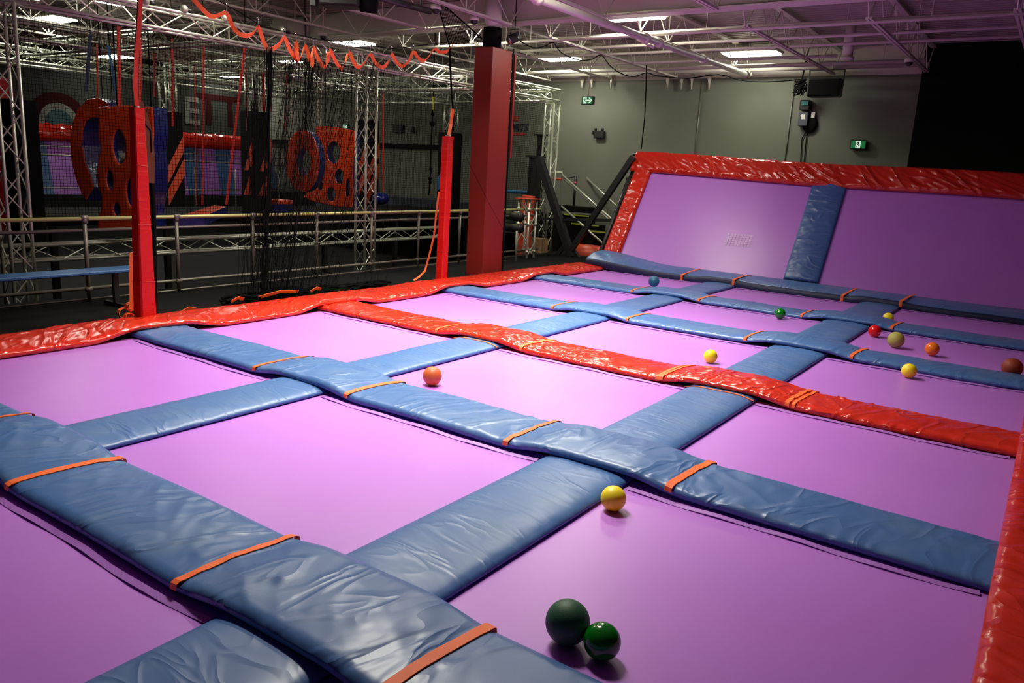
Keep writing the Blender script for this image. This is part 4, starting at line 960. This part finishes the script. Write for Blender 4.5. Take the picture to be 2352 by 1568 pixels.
# black A-frames left of the sloped wall
def beam(b, p, q, w_): 
    p, q = Vector(p), Vector(q); d = (q-p); R = d.to_track_quat('Z', 'Y').to_matrix(); b.box((p+q)/2, (w_, w_, d.length), R)
YV = 17.0
t = thing('steel_a_frame', 'black square-tube frame crossing in a V left of the sloped wall', 'frame', tuple(P(1310, 585, y=YV)))
for (a, b_, w_) in (((1238, 362), (1312, 590), .17), ((1455, 360), (1300, 592), .13), ((1300, 560), (1235, 640), .1), ((1318, 575), (1360, 640), .08)):
    b = MB(); beam(b, P(*a, y=YV), P(*b_, y=YV-.1), w_); b.build('slanted_beam', 'black', t)
b = MB(); beam(b, P(1240, 502, y=YV), P(1412, 506, y=YV), .07); b.build('cross_beam', 'black', t)
t = thing('black_post', 'stout black steel post with a flange top in front of the corner tower', 'post', tuple(P(1232, 480, y=17.3)))
q0, q1 = P(1231, 360, y=17.3), P(1236, 600, y=17.3)
MB().box((q0.x, 17.3, (q0.z-1)/2), (.26, .26, q0.z+1), bev=.01).build('post_body', 'black', t); MB().box((q0.x, 17.3, q0.z), (.38, .38, .04)).build('flange', 'black', t)
t = thing('black_post', 'thinner black post standing against the corner truss tower', 'post', tuple(P(1245, 340, y=18.1)))
q0 = P(1244, 310, y=18.1); MB().box((q0.x, 18.1, (q0.z-1)/2), (.17, .17, q0.z+1), bev=.01).build('post_body', 'black', t); MB().box((q0.x, 18.1, q0.z), (.28, .28, .04)).build('flange', 'black', t)
# short truss stand with orange plate
q = P(1213, 458, y=15.6); t = thing('truss_stand', 'short aluminium truss stand topped by a thin orange plate', 'truss', (q.x, 15.6, -1))
ch = []; wb = MB(); truss(ch, wb, (q.x, 15.6, -1), (q.x, 15.6, q.z), s=.3, up=(0, 1, 0), rw=.012)
for p_, q_ in ch:
    b = MB(); b.tube(p_, q_, .026, 8)
    for z_ in (.1, .75, 1.1): b.tube((p_.x, p_.y, z_), (p_.x, p_.y, z_+.07), .042, 8)
    b.build('chord', 'alu', t)
wb.build('lattice', 'alu', t); MB().box((q.x, 15.6, q.z+.02), (.46, .46, .018)).build('orange_plate', 'chev', t)
q = P(1207, 455, y=16.3); t = thing('orange_pad', 'orange padded upright behind the short truss stand', 'pad', (q.x, 16.3, -1)); MB().box((q.x, 16.35, (q.z-1)/2+.02), (.34, .12, q.z+1.1), Matrix.Rotation(.05, 3, 'Y'), bev=.02).build('pad_cover', 'chev', t)
# dark rolls left of the stand
for i, (v, l) in enumerate(((495, 'upper'), (522, 'lower'))):
    A, B_ = P(1150, v-3, y=15.2), P(1196, v+3, y=14.9); t = thing('padded_roll', f'shiny black padded roll end, {l} of two, right of the column', 'roll', tuple(A), 'black rolls by the column')
    b = MB(); b.tube(A, B_, .11, 16); b.build('roll_cover', 'infl_b' if 0 else 'black', t); b = MB(); b.ribbon([A+Vector((0, -.08, .085)), B_+Vector((0, -.08, .085))], .02, .004, side=(0, 1, 0)); b.build('lime_edge', 'lime', t)
t = thing('low_tubes', 'pair of low galvanised tubes at the foot of the dark red column', 'pipe', tuple(P(1160, 610, y=14.4)))
for v in (600, 612): MB().tube(P(1148, v, y=14.4), P(1192, v+8, y=14.6), .035, 8).build('tube_run', 'tube', t)
MB().tube(P(1187, 530, y=14.6), P(1184, 625, y=14.6), .03, 8).build('upright', 'tube', t)
t = thing('blue_beam', 'thin blue padded beam behind the column at rail height', 'beam', tuple(P(1180, 442, y=17.6)))
MB().tube(P(1155, 438, y=17.7), P(1222, 443, y=17.7), .045, 8).build('beam_cover', 'strapblue', t)
# steps with lime edges
for i, (u0, u1, v, y, l) in enumerate(((1296, 1353, 491, 18.9, 'top'), (1312, 1376, 512, 18.5, 'middle'), (1340, 1412, 528, 18.1, 'lowest'))):
    A, B_ = P(u0, v, y=y), P(u1, v, y=y); t = thing('platform_step', f'black step with a lime green front edge against the grey wall, {l} one', 'step', ((A.x+B_.x)/2, y+.3, A.z), 'black steps with lime edges')
    MB().box(((A.x+B_.x)/2, y+.195, (A.z-1)/2), (B_.x-A.x, .38, A.z+1)).build('step_body', 'matte', t)
    MB().box(((A.x+B_.x)/2, y-.005, A.z-.01), (B_.x-A.x, .012, .035)).build('edge_strip', 'lime', t)
q = P(1325, 480, y=19.2); t = thing('balance_block', 'black block platform on the top step', 'block', tuple(q)); MB().box(q, (1.1, .5, .16), bev=.01).build('block_body', 'matte', t)
A = P(1322, 405, y=19.3); t = thing('barrier_post', 'black upright post with pink tape bands near the grey wall', 'post', tuple(A))
B_ = P(1318, 478, y=19.3); MB().tube(A, B_, .035, 8).build('post_tube', 'black', t)
for f in (.2, .97): q = A.lerp(B_, f); MB().tube(q-Vector((0, 0, .03)), q+Vector((0, 0, .03)), .042, 8).build('tape_band', 'pink', t)
MB().tube(A, P(1296, 411, y=19.3), .02, 6).build('arm', 'black', t)
for i, (a, b_, y0, y1, l) in enumerate((((1292, 402), (1404, 503), 19.0, 17.7, 'long upper pair'), ((1348, 409), (1416, 473), 19.96, 19.5, 'short one highest on the wall'), ((1290, 474), (1386, 560), 18.4, 17.4, 'lower one'))):
    t = thing('handrail_tube', f'bright slanting metal handrail tube, {l}', 'railing', tuple(P(*a, y=y0)), 'slanting handrail tubes')
    MB().tube(P(*a, y=y0), P(*b_, y=y1), .028, 8).build('tube_run', 'alu', t)
    if i == 0: MB().tube(P(1296, 413, y=19.05), P(1402, 507, y=17.75), .02, 8).build('tube_run', 'alu', t)
t = thing('orange_bar_frame', 'small tube frame with an orange bar beside the corner tower', 'frame', tuple(P(1281, 400, y=18.6)))
b = MB(); b.path([P(u, v, y=18.6) for u, v in ((1268, 400), (1268, 396), (1291, 396), (1291, 408))], .025, 8); b.build('tube_loop', 'alu', t); MB().tube(P(1270, 411, y=18.6), P(1290, 411, y=18.6), .035, 8).build('orange_bar', 'chev', t)
MB().tube(P(1288, 412, y=18.6), P(1287, 470, y=18.6), .008, 5).build('thin_line', 'tube', t)
q = P(1350, 580, y=17.6); t = thing('foam_barrel', 'dark orange padded barrel in the shadow under the handrails', 'barrel', tuple(q)); b = MB(); b.tube(q+Vector((-.5, 0, -.05)), q+Vector((.45, 0, -.05)), .26, 20); b.build('barrel_cover', 'chev', t)
t = thing('plywood_box', 'plywood box behind the short truss stand', 'box', tuple(P(1245, 570, y=17.0))); q = P(1243, 560, y=17.0); MB().box((q.x, 16.9, (q.z-1)/2), (.35, .3, q.z+1.3)).build('box_body', 'wood', t)

# ================================================================ BALLS
M['gb'] = mat('dark_green_rubber', (.018, .10, .045), .55, bump=(160, .3, .003))
M['gs'] = mat('bright_green_plastic', (.0, .16, .006), .14, spec=.7)
M['yl'] = mat('yellow_rubber', (1, .80, .02), .4)
M['ol'] = mat('rust_orange_rubber', (.62, .12, .025), .5, bump=(160, .2, .003))
M['or'] = mat('orange_plastic', (.95, .2, .01), .2)
M['bb'] = mat('blue_rubber', (.015, .12, .22), .5)
M['rb'] = mat('red_plastic', (.75, .01, .01), .15)
M['kh'] = mat('khaki_rubber', (.42, .38, .08), .55)
M['br'] = mat('brick_red_rubber', (.32, .045, .015), .55)
balls = [((1304, 1428), .098, 'gb', 'big dark green rubber ball, largest one, in the foreground'), ((1383, 1472), .08, 'gs', 'shiny bright green ball touching the bigger dark green one'),
         ((1409, 1144), .078, 'yl', 'yellow ball lying at the edge of the foreground blue pad'), ((993, 863), .09, 'ol', 'rust orange ball alone on the middle trampoline'),
         ((1632, 818), .077, 'yl', 'yellow ball alone just beyond the red cross pad'), ((1502, 646), .10, 'bb', 'teal blue ball resting by the farthest cross pad at the left'),
         ((1792, 720), .082, 'gs', 'small green ball against the farthest cross pad'), ((2040, 730), .082, 'yl', 'farthest yellow ball behind the red ball'),
         ((2009, 760), .085, 'rb', 'shiny red ball beside the cross pad strap'), ((2058, 780), .105, 'kh', 'khaki yellow ball between the red and the orange ball'),
         ((2141, 801), .085, 'or', 'shiny orange ball right of the khaki ball'), ((2088, 851), .08, 'yl', 'yellow ball against the near side of the fourth cross pad'), ((2325, 844), .11, 'br', 'brick red ball at the right edge of the picture')]
for (u, v), r, mt, l in balls:
    q = P(u, v, z=r-.004)
    if mt == 'bb': q = P(u, v, y=13.18); 
    if (u, v) == (1792, 720): q = P(u, v, y=12.05)
    b = MB(); b.ball(q, r, 40, 24)
    tag(b.build('ball', mt, origin=(q.x, q.y, q.z)), l, 'ball')
